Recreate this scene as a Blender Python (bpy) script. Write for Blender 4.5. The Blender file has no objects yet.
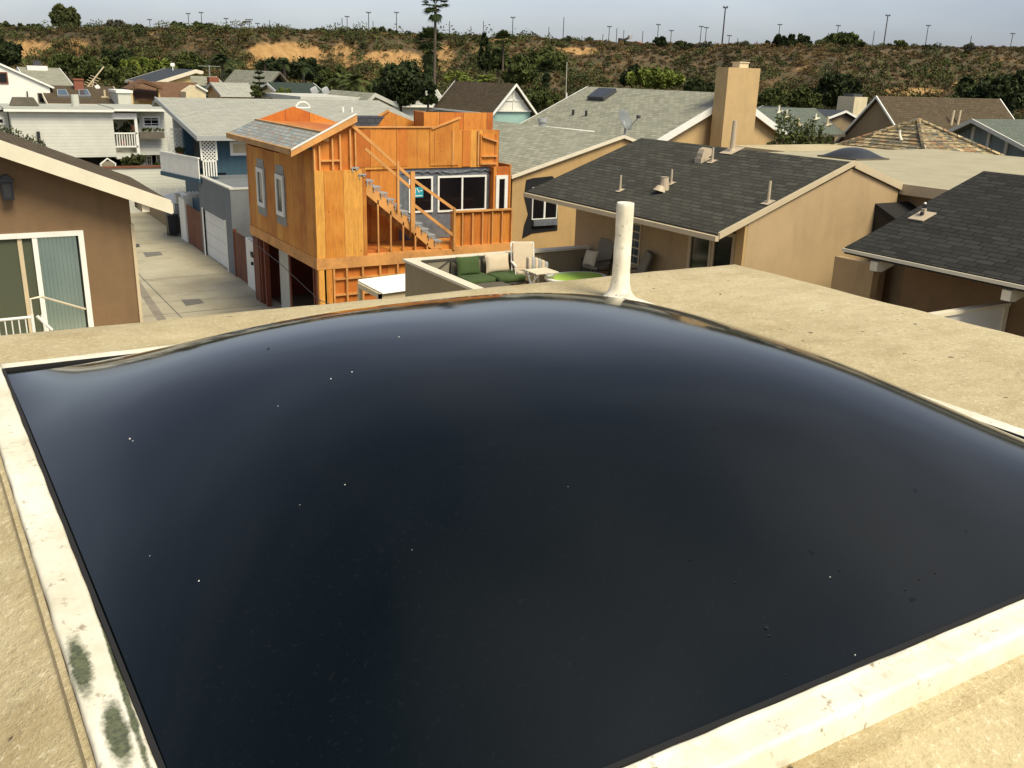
import bpy, math, random
import numpy as np
from mathutils import Vector, noise
random.seed(7); rng = np.random.default_rng(7)
scene = bpy.context.scene
COL = scene.collection

# ------------------------------------------------------------------ camera geometry (calibrated from the photo's vanishing points)
F = 935.0; PITCH = .319; ROLL = .031; AZ = .543; H = 8.2
_c, _s = math.cos(PITCH), math.sin(PITCH); _ca, _sa = math.cos(AZ), math.sin(AZ)
_R0 = Vector((_ca, -_sa, 0)); FW = Vector((_sa*_c, _ca*_c, -_s)); _U0 = Vector((_sa*_s, _ca*_s, _c))
CR = math.cos(ROLL)*_R0 + math.sin(ROLL)*_U0
CU = -math.sin(ROLL)*_R0 + math.cos(ROLL)*_U0
VD = Vector((_sa, _ca, 0)); VR = Vector((_ca, -_sa, 0))
def ray(u, v): return FW + CR*((u-512)/F) + CU*((384-v)/F)
def PZ(u, v, z):
    r = ray(u, v); t = (z-H)/r.z; return Vector((r.x*t, r.y*t, z))
def PY(u, v, y):
    r = ray(u, v); t = y/r.y; return Vector((r.x*t, y, H+r.z*t))
def PX(u, v, x):
    r = ray(u, v); t = x/r.x; return Vector((x, r.y*t, H+r.z*t))
def PR(u, v, d):
    r = ray(u, v); t = d/(r.x*VD.x+r.y*VD.y); return Vector((r.x*t, r.y*t, H+r.z*t))

# ------------------------------------------------------------------ materials
MATS = {}
def new_mat(name):
    m = bpy.data.materials.new(name); m.use_nodes = True
    nt = m.node_tree; b = nt.nodes['Principled BSDF']; MATS[name] = m
    return m, nt, b
def N(nt, t, **kw):
    n = nt.nodes.new(t)
    for k, v in kw.items():
        if k.startswith('_'): setattr(n, k[1:], v)
        else: n.inputs[k.replace('__', ' ')].default_value = v
    return n
def L(nt, a, b): nt.links.new(a, b)
def rgba(c): return (c[0], c[1], c[2], 1)
def mixc(nt, fac, a, b, blend='MIX'):
    n = nt.nodes.new('ShaderNodeMix'); n.data_type = 'RGBA'; n.blend_type = blend
    for sock, val in ((n.inputs[0], fac), (n.inputs[6], a), (n.inputs[7], b)):
        if hasattr(val, 'is_linked') or isinstance(val, bpy.types.NodeSocket): L(nt, val, sock)
        elif isinstance(val, (int, float)): sock.default_value = val
        else: sock.default_value = rgba(val)
    return n.outputs[2]
def ramp(nt, src, lo, hi, a=(0, 0, 0), b=(1, 1, 1)):
    r = nt.nodes.new('ShaderNodeValToRGB'); r.color_ramp.elements[0].position = lo; r.color_ramp.elements[1].position = hi
    r.color_ramp.elements[0].color = rgba(a); r.color_ramp.elements[1].color = rgba(b); L(nt, src, r.inputs[0]); return r.outputs[0]
def coord(nt, kind='Object', scale=(1, 1, 1), rot=(0, 0, 0)):
    tc = nt.nodes.new('ShaderNodeTexCoord'); mp = nt.nodes.new('ShaderNodeMapping')
    mp.inputs['Scale'].default_value = scale; mp.inputs['Rotation'].default_value = rot
    L(nt, tc.outputs[kind], mp.inputs['Vector']); return mp.outputs[0]
def noise_t(nt, vec, scale, detail=4, rough=.55, dist=0):
    n = N(nt, 'ShaderNodeTexNoise', Scale=scale, Detail=detail, Roughness=rough, Distortion=dist); L(nt, vec, n.inputs['Vector']); return n.outputs[0]
def bump(nt, b, h, strength=.3, dist=.01, prev=None):
    n = N(nt, 'ShaderNodeBump', Strength=strength, Distance=dist); L(nt, h, n.inputs['Height'])
    if prev: L(nt, prev, n.inputs['Normal'])
    L(nt, n.outputs[0], b.inputs['Normal']); return n.outputs[0]
def dk(c, k): return tuple(x*k for x in c)

def m_stucco(name, c, rough=.9, stain=.25, bs=.4):
    m, nt, b = new_mat(name); v = coord(nt)
    big = noise_t(nt, v, .8, 5, .6); med = noise_t(nt, v, 6, 4); fine = noise_t(nt, v, 70, 3, .7)
    vs = coord(nt, scale=(1.6, 1.6, .4)); st = noise_t(nt, vs, 1.6, 4, .6)
    col = mixc(nt, ramp(nt, big, .35, .7), dk(c, 1-stain*.45), dk(c, 1+stain*.25))
    col = mixc(nt, ramp(nt, st, .5, .78), col, dk(c, 1-stain))
    col = mixc(nt, ramp(nt, med, .3, .75), col, mixc(nt, .5, col, dk(c, 1.06)))
    L(nt, col, b.inputs['Base Color']); b.inputs['Roughness'].default_value = rough
    bump(nt, b, fine, bs, .012); return m
def m_paint(name, c, rough=.55, var=.12, scale=2.5, bs=.1):
    m, nt, b = new_mat(name); v = coord(nt)
    n1 = noise_t(nt, v, scale, 6, .65); n2 = noise_t(nt, v, scale*12, 3)
    col = mixc(nt, ramp(nt, n1, .4, .75), c, dk(c, 1-var)); L(nt, col, b.inputs['Base Color'])
    b.inputs['Roughness'].default_value = rough; bump(nt, b, n2, bs, .004); return m
def m_shingle(name, c, c2, row=.145, wid=.32, dark=.4, extra=None):
    m, nt, b = new_mat(name)
    tc = nt.nodes.new('ShaderNodeTexCoord')
    wob = noise_t(nt, tc.outputs['UV'], 3.5, 2)
    add = N(nt, 'ShaderNodeVectorMath', _operation='MULTIPLY_ADD'); cmb = nt.nodes.new('ShaderNodeCombineXYZ')
    L(nt, wob, cmb.inputs[0]); L(nt, wob, cmb.inputs[1]); L(nt, cmb.outputs[0], add.inputs[0]); add.inputs[1].default_value = (.04, .03, 0); L(nt, tc.outputs['UV'], add.inputs[2])
    br = N(nt, 'ShaderNodeTexBrick', Scale=1.0); br.offset = .37; br.offset_frequency = 2; br.squash = 1.0
    L(nt, add.outputs[0], br.inputs['Vector'])
    br.inputs['Brick Width'].default_value = wid; br.inputs['Row Height'].default_value = row
    br.inputs['Mortar Size'].default_value = .016; br.inputs['Mortar Smooth'].default_value = .4; br.inputs['Bias'].default_value = -.1
    br.inputs['Color1'].default_value = rgba(c); br.inputs['Color2'].default_value = rgba(c2); br.inputs['Mortar'].default_value = rgba(dk(c, dark))
    big = noise_t(nt, tc.outputs['UV'], .7, 5, .6); fine = noise_t(nt, tc.outputs['UV'], 22, 3, .8)
    col = mixc(nt, ramp(nt, big, .3, .75), br.outputs[0], mixc(nt, .7, br.outputs[0], mixc(nt, .5, dk(c, .7), c2)))
    col = mixc(nt, ramp(nt, fine, .35, .8), col, mixc(nt, .4, col, dk(c2, 1.25)))
    if extra:
        spot = noise_t(nt, tc.outputs['UV'], extra[1], 2, .5)
        br2 = nt.nodes.new('ShaderNodeTexVoronoi'); br2.inputs['Scale'].default_value = 3.4; L(nt, tc.outputs['UV'], br2.inputs['Vector'])
        col = mixc(nt, ramp(nt, spot, .52, .6), col, extra[0])
    L(nt, col, b.inputs['Base Color']); b.inputs['Roughness'].default_value = .95; b.inputs['Specular IOR Level'].default_value = .15
    inv = N(nt, 'ShaderNodeMath', _operation='SUBTRACT'); inv.inputs[0].default_value = 1; L(nt, br.outputs[1], inv.inputs[1])
    p = bump(nt, b, inv.outputs[0], .7, .02); bump(nt, b, fine, .35, .01, p); return m
def m_ply(name, c1, c2, c3, panel=1.22, off=.3):
    m, nt, b = new_mat(name); tc = nt.nodes.new('ShaderNodeTexCoord')
    sep = nt.nodes.new('ShaderNodeSeparateXYZ'); L(nt, tc.outputs['UV'], sep.inputs[0])
    d = N(nt, 'ShaderNodeMath', _operation='MULTIPLY_ADD'); L(nt, sep.outputs[0], d.inputs[0]); d.inputs[1].default_value = 1/panel; d.inputs[2].default_value = off
    fl = N(nt, 'ShaderNodeMath', _operation='FLOOR'); L(nt, d.outputs[0], fl.inputs[0])
    wn = nt.nodes.new('ShaderNodeTexWhiteNoise'); wn.noise_dimensions = '1D'; L(nt, fl.outputs[0], wn.inputs['W'])
    fr = N(nt, 'ShaderNodeMath', _operation='FRACT'); L(nt, d.outputs[0], fr.inputs[0])
    mp = nt.nodes.new('ShaderNodeMapping'); mp.inputs['Scale'].default_value = (7, .8, 1); L(nt, tc.outputs['UV'], mp.inputs['Vector'])
    gr = noise_t(nt, mp.outputs[0], 2.2, 6, .65, 1.2); bl = noise_t(nt, tc.outputs['UV'], 1.3, 4)
    kn = nt.nodes.new('ShaderNodeTexVoronoi'); kn.inputs['Scale'].default_value = 2.6; L(nt, tc.outputs['UV'], kn.inputs['Vector'])
    cr = nt.nodes.new('ShaderNodeValToRGB'); e = cr.color_ramp.elements; e[0].color = rgba(c1); e[1].color = rgba(c3); e[0].position = .1; e[1].position = .9
    e2 = cr.color_ramp.elements.new(.5); e2.color = rgba(c2); L(nt, wn.outputs[0], cr.inputs[0])
    col = mixc(nt, ramp(nt, gr, .3, .7), cr.outputs[0], mixc(nt, .6, cr.outputs[0], dk(c1, .5)))
    col = mixc(nt, ramp(nt, bl, .35, .7), col, mixc(nt, .35, col, c3))
    col = mixc(nt, ramp(nt, kn.outputs[0], .03, .07, (1, 1, 1), (0, 0, 0)), col, dk(c1, .35))
    lo = N(nt, 'ShaderNodeMath', _operation='LESS_THAN'); L(nt, fr.outputs[0], lo.inputs[0]); lo.inputs[1].default_value = .018
    col = mixc(nt, lo.outputs[0], col, dk(c1, .3))
    L(nt, col, b.inputs['Base Color']); b.inputs['Roughness'].default_value = .8; bump(nt, b, gr, .15, .005); return m
def m_wood(name, c, var=.35, axis=(1, 1, 1)):
    m, nt, b = new_mat(name); v = coord(nt, scale=axis); g = noise_t(nt, v, 5, 5, .6, .6)
    big = noise_t(nt, v, .9, 3)
    col = mixc(nt, ramp(nt, g, .3, .7), c, dk(c, 1-var)); col = mixc(nt, ramp(nt, big, .4, .7), col, dk(c, 1.15))
    L(nt, col, b.inputs['Base Color']); b.inputs['Roughness'].default_value = .8; bump(nt, b, g, .2, .004); return m
def m_siding(name, c, step=.2, axis='z', rough=.7):
    m, nt, b = new_mat(name); tc = nt.nodes.new('ShaderNodeTexCoord'); sep = nt.nodes.new('ShaderNodeSeparateXYZ'); L(nt, tc.outputs['UV'], sep.inputs[0])
    d = N(nt, 'ShaderNodeMath', _operation='MULTIPLY'); L(nt, sep.outputs[1 if axis == 'z' else 0], d.inputs[0]); d.inputs[1].default_value = 1/step
    fr = N(nt, 'ShaderNodeMath', _operation='FRACT'); L(nt, d.outputs[0], fr.inputs[0])
    ln = ramp(nt, fr.outputs[0], .0, .1); nz = noise_t(nt, tc.outputs['UV'], 1.2, 5, .6)
    col = mixc(nt, ramp(nt, nz, .35, .75), c, dk(c, .86)); col = mixc(nt, ln, dk(c, .6), col)
    L(nt, col, b.inputs['Base Color']); b.inputs['Roughness'].default_value = rough; bump(nt, b, ln, .5, .01); return m
def m_glass(name, c=(.01, .012, .014), rough=.06):
    m, nt, b = new_mat(name); v = coord(nt); n = noise_t(nt, v, 1.7, 3)
    L(nt, mixc(nt, n, c, dk(c, 2.2)), b.inputs['Base Color']); b.inputs['Roughness'].default_value = rough; b.inputs['IOR'].default_value = 1.5; return m
def m_leaf(name, c1, c2):
    m, nt, b = new_mat(name); at = nt.nodes.new('ShaderNodeAttribute'); at.attribute_name = 'tint'
    L(nt, mixc(nt, at.outputs['Fac'], c1, c2), b.inputs['Base Color']); b.inputs['Roughness'].default_value = .75; b.inputs['Specular IOR Level'].default_value = .2; return m

m_stucco('tan', (.44, .308, .158)); m_stucco('tan_light', (.47, .305, .125)); m_stucco('brown_stucco', (.205, .125, .06), bs=.9)
m_stucco('apricot', (.53, .36, .165)); m_stucco('grey_stucco', (.165, .175, .18)); m_stucco('cream', (.66, .55, .34)); m_stucco('yellow_stucco', (.66, .48, .2))
m_stucco('pale_grey', (.52, .51, .43)); m_stucco('olive_tan', (.27, .2, .11))
m_paint('white', (.80, .78, .69)); m_paint('cream_paint', (.74, .66, .48)); m_paint('white_wall', (.80, .78, .68), .7, .1, .8); m_paint('buff_trim', (.56, .45, .28))
m_paint('beige_metal', (.50, .40, .27), .6); m_paint('dark_metal', (.05, .05, .052), .5); m_paint('galv', (.34, .345, .33), .45); m_paint('rust', (.38, .14, .07), .8, .4)
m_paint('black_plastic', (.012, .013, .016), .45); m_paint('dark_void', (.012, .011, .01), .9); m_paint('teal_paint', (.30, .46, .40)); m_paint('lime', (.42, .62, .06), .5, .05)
m_siding('white_siding', (.62, .61, .52), .18); m_siding('blue_siding', (.036, .085, .115), .3, 'x'); m_siding('greyblue_siding', (.17, .215, .21), .55, 'x')
m_siding('white_boards', (.74, .71, .62), .14, 'x'); m_siding('garage_panels', (.74, .73, .68), .53); m_siding('brick', (.27, .09, .05), .09, 'z', .9)
m_shingle('roof_charcoal', (.034, .033, .026), (.082, .078, .060), .15, .34, .38); m_shingle('roof_black', (.018, .0175, .015), (.048, .046, .039), .15, .34, .42)
m_shingle('roof_sage', (.20, .198, .145), (.38, .365, .27), .19, .42, .42); m_shingle('roof_bluegrey', (.29, .285, .235), (.43, .42, .345), .19, .4, .55)
m_shingle('roof_brown', (.065, .048, .028), (.12, .09, .055), .15, .3, .6); m_shingle('roof_green', (.10, .118, .095), (.15, .165, .13), .15, .3, .6)
m_shingle('roof_slatey', (.045, .052, .06), (.08, .09, .1), .15, .3, .6); m_shingle('roof_shed', (.17, .21, .21), (.36, .38, .35), .17, .5, .3, ((.30, .22, .16), 5.0))
m_shingle('roof_patchwork', (.16, .135, .085), (.42, .33, .16), .26, .34, .3, ((.36, .15, .06), 2.2))
m_ply('ply', (.47, .145, .015), (.67, .245, .024), (.78, .39, .07), .61); m_ply('ply_red', (.47, .115, .012), (.60, .18, .019), (.70, .27, .036), .9, .1)
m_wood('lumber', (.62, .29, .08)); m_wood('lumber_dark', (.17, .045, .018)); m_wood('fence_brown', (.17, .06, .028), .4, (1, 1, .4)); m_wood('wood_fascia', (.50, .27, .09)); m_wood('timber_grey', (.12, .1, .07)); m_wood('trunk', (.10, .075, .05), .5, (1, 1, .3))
m_wood('pole_wood', (.035, .03, .027))
m_glass('glass'); m_glass('glass_dark', (.004, .004, .005), .12); m_glass('glass_blue', (.03, .045, .055), .1)
m_paint('wrap', (.16, .175, .19), .35, .5, 5, .8); m_paint('paper_black', (.008, .008, .008), .6, .3, 5, .6)
m_paint('cushion_green', (.052, .085, .022), .95, .25, 6); m_paint('cushion_beige', (.58, .47, .32), .95, .12, 6); m_paint('sling', (.25, .21, .14), .8); m_paint('sling_dark', (.06, .055, .04), .8)
m_paint('sticker_teal', (.02, .30, .36), .5, .1); m_paint('tile_red', (.5, .12, .04), .7)
m_leaf('leaf_dark', (.010, .018, .006), (.05, .065, .018)); m_leaf('leaf_mid', (.03, .042, .010), (.105, .12, .03)); m_leaf('leaf_bright', (.07, .095, .015), (.20, .225, .04))
m_leaf('leaf_olive', (.026, .034, .010), (.105, .112, .035)); m_leaf('leaf_grey', (.05, .05, .035), (.15, .135, .09)); m_leaf('leaf_dead', (.06, .045, .025), (.2, .14, .07))
m_leaf('leaf_scrub', (.036, .030, .012), (.19, .125, .048)); m_leaf('leaf_palm', (.018, .032, .009), (.085, .105, .03))

# blinds behind the sliding door
def m_blinds():
    m, nt, b = new_mat('blinds'); tc = nt.nodes.new('ShaderNodeTexCoord'); sep = nt.nodes.new('ShaderNodeSeparateXYZ'); L(nt, tc.outputs['UV'], sep.inputs[0])
    d = N(nt, 'ShaderNodeMath', _operation='MULTIPLY'); L(nt, sep.outputs[0], d.inputs[0]); d.inputs[1].default_value = 11
    fr = N(nt, 'ShaderNodeMath', _operation='FRACT'); L(nt, d.outputs[0], fr.inputs[0])
    nz = noise_t(nt, tc.outputs['UV'], 2, 3)
    col = mixc(nt, ramp(nt, fr.outputs[0], .0, .9), (.18, .26, .22), (.52, .60, .52)); L(nt, col, b.inputs['Base Color'])
m_blinds()
# granular tan roof coating
def m_roofcoat():
    m, nt, b = new_mat('roof_coat'); v = coord(nt)
    big = noise_t(nt, v, 1.1, 6, .62, .3); med = noise_t(nt, v, 5, 5, .65); fine = noise_t(nt, v, 260, 2, .8); sp = noise_t(nt, v, 26, 2, .5)
    v2 = coord(nt, scale=(3, 5, 1), rot=(0, 0, .5)); brush = noise_t(nt, v2, 2.4, 5, .6, .5)
    c = mixc(nt, ramp(nt, big, .32, .68), (.42, .335, .17), (.66, .56, .33))
    c = mixc(nt, ramp(nt, brush, .42, .72), c, mixc(nt, .5, c, (.36, .26, .12)))
    c = mixc(nt, ramp(nt, med, .5, .8), c, (.66, .54, .33))
    pit = noise_t(nt, v, 75, 3, .75); c = mixc(nt, ramp(nt, fine, .3, .75), mixc(nt, .4, c, (.24, .17, .08)), c); c = mixc(nt, ramp(nt, pit, .56, .7), c, mixc(nt, .55, c, (.80, .70, .48))); c = mixc(nt, ramp(nt, pit, .3, .42, (1, 1, 1), (0, 0, 0)), c, mixc(nt, .5, c, (.22, .16, .08)))
    c = mixc(nt, ramp(nt, sp, .72, .745), c, (.09, .06, .035))
    L(nt, c, b.inputs['Base Color']); b.inputs['Roughness'].default_value = .93
    p = bump(nt, b, fine, .6, .004); p = bump(nt, b, pit, .5, .006, p); p = bump(nt, b, brush, .4, .015, p); bump(nt, b, med, .25, .02, p)
m_roofcoat()
# painted skylight curb: white elastomeric paint with dirt and moss
def m_curb():
    m, nt, b = new_mat('curb_paint'); v = coord(nt)
    n1 = noise_t(nt, v, 7, 6, .68); n2 = noise_t(nt, v, 45, 4, .75); n3 = noise_t(nt, v, 11, 5, .7); n4 = noise_t(nt, v, 160, 3, .7)
    c = mixc(nt, ramp(nt, n1, .38, .72), (.82, .77, .62), (.60, .54, .38))
    c = mixc(nt, ramp(nt, n2, .60, .72), c, (.30, .24, .15)); c = mixc(nt, ramp(nt, n3, .58, .72), c, mixc(nt, n4, (.34, .29, .17), (.62, .56, .42)))
    # moss patches on the long side curb (their own place and shape)
    tc = nt.nodes.new('ShaderNodeTexCoord')
    def patch(cx, cy, rx, ry):
        mp = nt.nodes.new('ShaderNodeMapping'); mp.vector_type = 'POINT'
        mp.inputs['Location'].default_value = (-cx/rx, -cy/ry, 0); mp.inputs['Scale'].default_value = (1/rx, 1/ry, 0); L(nt, tc.outputs['Object'], mp.inputs['Vector'])
        ln = N(nt, 'ShaderNodeVectorMath', _operation='LENGTH'); L(nt, mp.outputs[0], ln.inputs[0])
        ad = N(nt, 'ShaderNodeMath', _operation='MULTIPLY_ADD'); L(nt, n2, ad.inputs[0]); ad.inputs[1].default_value = 1.6; L(nt, ln.outputs['Value'], ad.inputs[2])
        hf = N(nt, 'ShaderNodeMath', _operation='MULTIPLY'); L(nt, ad.outputs[0], hf.inputs[0]); hf.inputs[1].default_value = .4
        return ramp(nt, hf.outputs[0], .60, .82, (.95, .95, .95), (0, 0, 0))
    for (a, bb, r1, r2) in MOSS: c = mixc(nt, patch(a, bb, r1, r2), c, mixc(nt, ramp(nt, n4, .35, .65), (.022, .032, .010), (.10, .115, .045)))
    L(nt, c, b.inputs['Base Color']); b.inputs['Roughness'].default_value = .75
    p = bump(nt, b, n2, .3, .002); bump(nt, b, n1, .4, .004, p)
MOSS = []
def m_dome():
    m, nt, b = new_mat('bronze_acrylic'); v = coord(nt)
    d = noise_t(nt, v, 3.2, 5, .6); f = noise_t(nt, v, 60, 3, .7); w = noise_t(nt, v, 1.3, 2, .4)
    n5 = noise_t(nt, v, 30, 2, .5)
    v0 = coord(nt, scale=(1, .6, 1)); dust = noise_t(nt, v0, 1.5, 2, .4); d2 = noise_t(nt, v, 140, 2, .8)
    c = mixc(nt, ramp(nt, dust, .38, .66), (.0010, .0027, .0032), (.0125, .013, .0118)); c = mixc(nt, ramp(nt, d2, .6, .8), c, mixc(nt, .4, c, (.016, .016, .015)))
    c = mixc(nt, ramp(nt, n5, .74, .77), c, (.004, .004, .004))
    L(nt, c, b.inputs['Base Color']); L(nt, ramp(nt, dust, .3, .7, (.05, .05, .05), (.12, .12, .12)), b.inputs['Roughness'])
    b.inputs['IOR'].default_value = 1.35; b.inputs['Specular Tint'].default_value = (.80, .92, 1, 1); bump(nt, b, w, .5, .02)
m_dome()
def m_conc():
    m, nt, b = new_mat('concrete'); v = coord(nt)
    a = noise_t(nt, v, .35, 6, .65); f = noise_t(nt, v, 9, 5, .7); s = noise_t(nt, coord(nt, scale=(.5, 3, 1), rot=(0, 0, .35)), .5, 4, .6)
    c = mixc(nt, ramp(nt, a, .35, .7), (.33, .285, .185), (.47, .42, .29)); c = mixc(nt, ramp(nt, f, .5, .8), c, mixc(nt, .5, c, (.22, .19, .13)))
    c = mixc(nt, ramp(nt, s, .56, .7), c, mixc(nt, .55, c, (.17, .14, .10)))
    sep = nt.nodes.new('ShaderNodeSeparateXYZ'); L(nt, v, sep.inputs[0])
    L(nt, c, b.inputs['Base Color']); b.inputs['Roughness'].default_value = .9; bump(nt, b, f, .2, .01)
m_conc(); m_paint('asphalt', (.075, .07, .062), .9, .3, 3); m_paint('asphalt_pale', (.17, .155, .125), .9, .3, 3)
def m_hill():
    m, nt, b = new_mat('bluff_earth'); v = coord(nt); at = nt.nodes.new('ShaderNodeAttribute'); at.attribute_name = 'sand'
    n1 = noise_t(nt, v, .12, 6, .7); n2 = noise_t(nt, v, .9, 5, .7); st = noise_t(nt, coord(nt, scale=(1, 1, .2)), .9, 4, .7)
    base = mixc(nt, ramp(nt, n1, .35, .65), (.075, .050, .024), (.17, .098, .042)); base = mixc(nt, ramp(nt, n2, .42, .62), base, (.055, .055, .024))
    sand = mixc(nt, ramp(nt, st, .3, .7), (.27, .14, .045), (.48, .29, .11))
    ad = N(nt, 'ShaderNodeMath', _operation='MULTIPLY_ADD'); L(nt, n2, ad.inputs[0]); ad.inputs[1].default_value = .9; L(nt, at.outputs['Fac'], ad.inputs[2])
    L(nt, mixc(nt, ramp(nt, ad.outputs[0], .68, .9), base, sand), b.inputs['Base Color']); b.inputs['Roughness'].default_value = 1; bump(nt, b, n2, .8, .5)
m_hill()
def m_ground():
    m, nt, b = new_mat('yard_ground'); v = coord(nt); n = noise_t(nt, v, .3, 6, .7)
    L(nt, mixc(nt, ramp(nt, n, .35, .65), (.16, .13, .09), (.10, .10, .06)), b.inputs['Base Color']); b.inputs['Roughness'].default_value = 1
m_ground()

# ------------------------------------------------------------------ mesh collector
class MB:
    def __init__(s): s.v = []; s.f = []
    def add(s, vs, fs):
        o = len(s.v); s.v += [tuple(p) for p in vs]; s.f += [tuple(i+o for i in f) for f in fs]; return s
    def box(s, x0, x1, y0, y1, z0, z1):
        if x0 > x1: x0, x1 = x1, x0
        if y0 > y1: y0, y1 = y1, y0
        if z0 > z1: z0, z1 = z1, z0
        return s.add([(x0,y0,z0),(x1,y0,z0),(x1,y1,z0),(x0,y1,z0),(x0,y0,z1),(x1,y0,z1),(x1,y1,z1),(x0,y1,z1)],
                     [(0,3,2,1),(4,5,6,7),(0,1,5,4),(1,2,6,5),(2,3,7,6),(3,0,4,7)])
    def prism(s, poly, axis, a, b):
        """poly: list of 2D points; axis 'x': (y,z) extruded in x; 'y': (x,z) extruded in y; 'z': (x,y) extruded in z"""
        def P(p, t): return (t, p[0], p[1]) if axis == 'x' else ((p[0], t, p[1]) if axis == 'y' else (p[0], p[1], t))
        n = len(poly); vs = [P(p, a) for p in poly]+[P(p, b) for p in poly]
        fs = [tuple(range(n))[::-1], tuple(range(n, 2*n))]+[(i, (i+1) % n, n+(i+1) % n, n+i) for i in range(n)]
        return s.add(vs, fs)
    def tube(s, pts, rad, n=8):
        pts = [Vector(p) for p in pts]; m = len(pts)
        if not hasattr(rad, '__len__'): rad = [rad]*m
        rings = []
        for i, p in enumerate(pts):
            d = (pts[min(i+1, m-1)]-pts[max(i-1, 0)]).normalized()
            a = d.orthogonal().normalized() if i == 0 else (pa-d*pa.dot(d)).normalized()
            pa = a; bb = d.cross(a)
            rings.append([p+(a*math.cos(2*math.pi*k/n)+bb*math.sin(2*math.pi*k/n))*rad[i] for k in range(n)])
        vs = [q for r in rings for q in r]; fs = []
        for i in range(m-1):
            for k in range(n): fs.append((i*n+k, i*n+(k+1) % n, (i+1)*n+(k+1) % n, (i+1)*n+k))
        fs.append(tuple(range(n))[::-1]); fs.append(tuple((m-1)*n+k for k in range(n)))
        return s.add(vs, fs)
    def bar(s, p, q, w, h, up=(0, 0, 1)):
        p = Vector(p); q = Vector(q); d = (q-p).normalized(); up = Vector(up); sd = d.cross(up).normalized()*(w/2); u2 = sd.cross(d).normalized()*(h/2)
        vs = [p-sd-u2, p+sd-u2, p+sd+u2, p-sd+u2, q-sd-u2, q+sd-u2, q+sd+u2, q-sd+u2]
        return s.add(vs, [(0,1,2,3),(7,6,5,4),(0,4,5,1),(1,5,6,2),(2,6,7,3),(3,7,4,0)])
    def cushion(s, c, sx, sy, sz, ax=None, n=8, pw=4.0):
        """soft box; ax: 3 axis vectors"""
        ax = ax or (Vector((1,0,0)), Vector((0,1,0)), Vector((0,0,1))); c = Vector(c); vs = []; fs = []
        nu = 2*n; nv = n
        for j in range(nv+1):
            ph = math.pi*(j/nv-.5)
            for i in range(nu):
                th = 2*math.pi*i/nu
                f = lambda t: math.copysign(abs(t)**(2/pw), t)
                x = f(math.cos(ph))*f(math.cos(th)); y = f(math.cos(ph))*f(math.sin(th)); z = f(math.sin(ph))
                vs.append(c+ax[0]*(x*sx/2)+ax[1]*(y*sy/2)+ax[2]*(z*sz/2))
        for j in range(nv):
            for i in range(nu): fs.append((j*nu+i, j*nu+(i+1) % nu, (j+1)*nu+(i+1) % nu, (j+1)*nu+i))
        return s.add(vs, fs)
    def build(s, name, mat, parent=None, smooth=False, org=None):
        o0 = Vector(org) if org is not None else (world_of(parent) if parent else Vector((0, 0, 0)))
        me = bpy.data.meshes.new(name); me.from_pydata([tuple(Vector(p)-o0) for p in s.v], [], s.f); me.update()
        import bmesh
        bm = bmesh.new(); bm.from_mesh(me); bmesh.ops.recalc_face_normals(bm, faces=bm.faces); bm.to_mesh(me); bm.free()
        uv = me.uv_layers.new(name='UVMap'); arr = np.zeros(len(me.loops)*2, dtype=np.float32)
        for p in me.polygons:
            n = p.normal
            ud = Vector((1, 0, 0)) if (abs(n.x)+abs(n.y)) < .04 else Vector((-n.y, n.x, 0)).normalized()
            if abs(n.z) < .999 and ud.x+ud.y < 0: ud = -ud
            vd = n.cross(ud)
            if vd.z < 0: vd = -vd
            for li in p.loop_indices:
                co = me.vertices[me.loops[li].vertex_index].co+o0
                arr[li*2] = co.dot(ud); arr[li*2+1] = co.dot(vd)
        uv.data.foreach_set('uv', arr)
        if smooth: me.polygons.foreach_set('use_smooth', [True]*len(me.polygons))
        ob = bpy.data.objects.new(name, me); COL.objects.link(ob)
        if mat: me.materials.append(MATS[mat])
        if parent: ob.parent = parent
        elif org is not None: ob.location = o0
        return ob
def world_of(o):
    v = Vector((0, 0, 0))
    while o is not None: v = v+o.location; o = o.parent
    return v
def tag(o, label=None, cat=None, group=None, kind=None):
    if label: o['label'] = label
    if cat: o['category'] = cat
    if group: o['group'] = group
    if kind: o['kind'] = kind
    return o
def thing(name, loc, label, cat, group=None):
    o = bpy.data.objects.new(name, None); COL.objects.link(o); o.location = loc; o.empty_display_size = .3
    return tag(o, label, cat, group)
def box(name, mat, par, *a): return MB().box(*a).build(name, mat, par)

# windows: face 'y' looks to -y at y=p ; face 'x' looks to -x at x=p ; a0,a1 along the wall, z0,z1
def rect_on(mb, face, p, a0, a1, z0, z1, d0, d1):
    """slab from p-d1 to p-d0 (d = how far proud of the wall)"""
    if face == 'y': mb.box(a0, a1, p-d1, p-d0, z0, z1)
    else: mb.box(p-d1, p-d0, a0, a1, z0, z1)
def window(par, face, p, a0, a1, z0, z1, fr='white', gl='glass_dark', fw=.07, cols=1, rows=1, name='window', label=None, proud=.05, mw=.03):
    m = MB(); g = .0
    rect_on(m, face, p, a0, a0+fw, z0, z1, -.01, proud); rect_on(m, face, p, a1-fw, a1, z0, z1, -.01, proud)
    rect_on(m, face, p, a0+fw, a1-fw, z0, z0+fw, -.01, proud); rect_on(m, face, p, a0+fw, a1-fw, z1-fw, z1, -.01, proud)
    for i in range(1, cols):
        a = a0+(a1-a0)*i/cols; rect_on(m, face, p, a-mw/2, a+mw/2, z0+fw, z1-fw, -.01, proud-.01)
    for i in range(1, rows):
        z = z0+(z1-z0)*i/rows; rect_on(m, face, p, a0+fw, a1-fw, z-mw/2, z+mw/2, -.01, proud-.014)
    w = m.build(name, fr, par)
    if label: w['label'] = label
    k = MB(); rect_on(k, face, p, a0+fw*.8, a1-fw*.8, z0+fw*.8, z1-fw*.8, -.004, .012); k.build('pane', gl, w)
    return w

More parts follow.
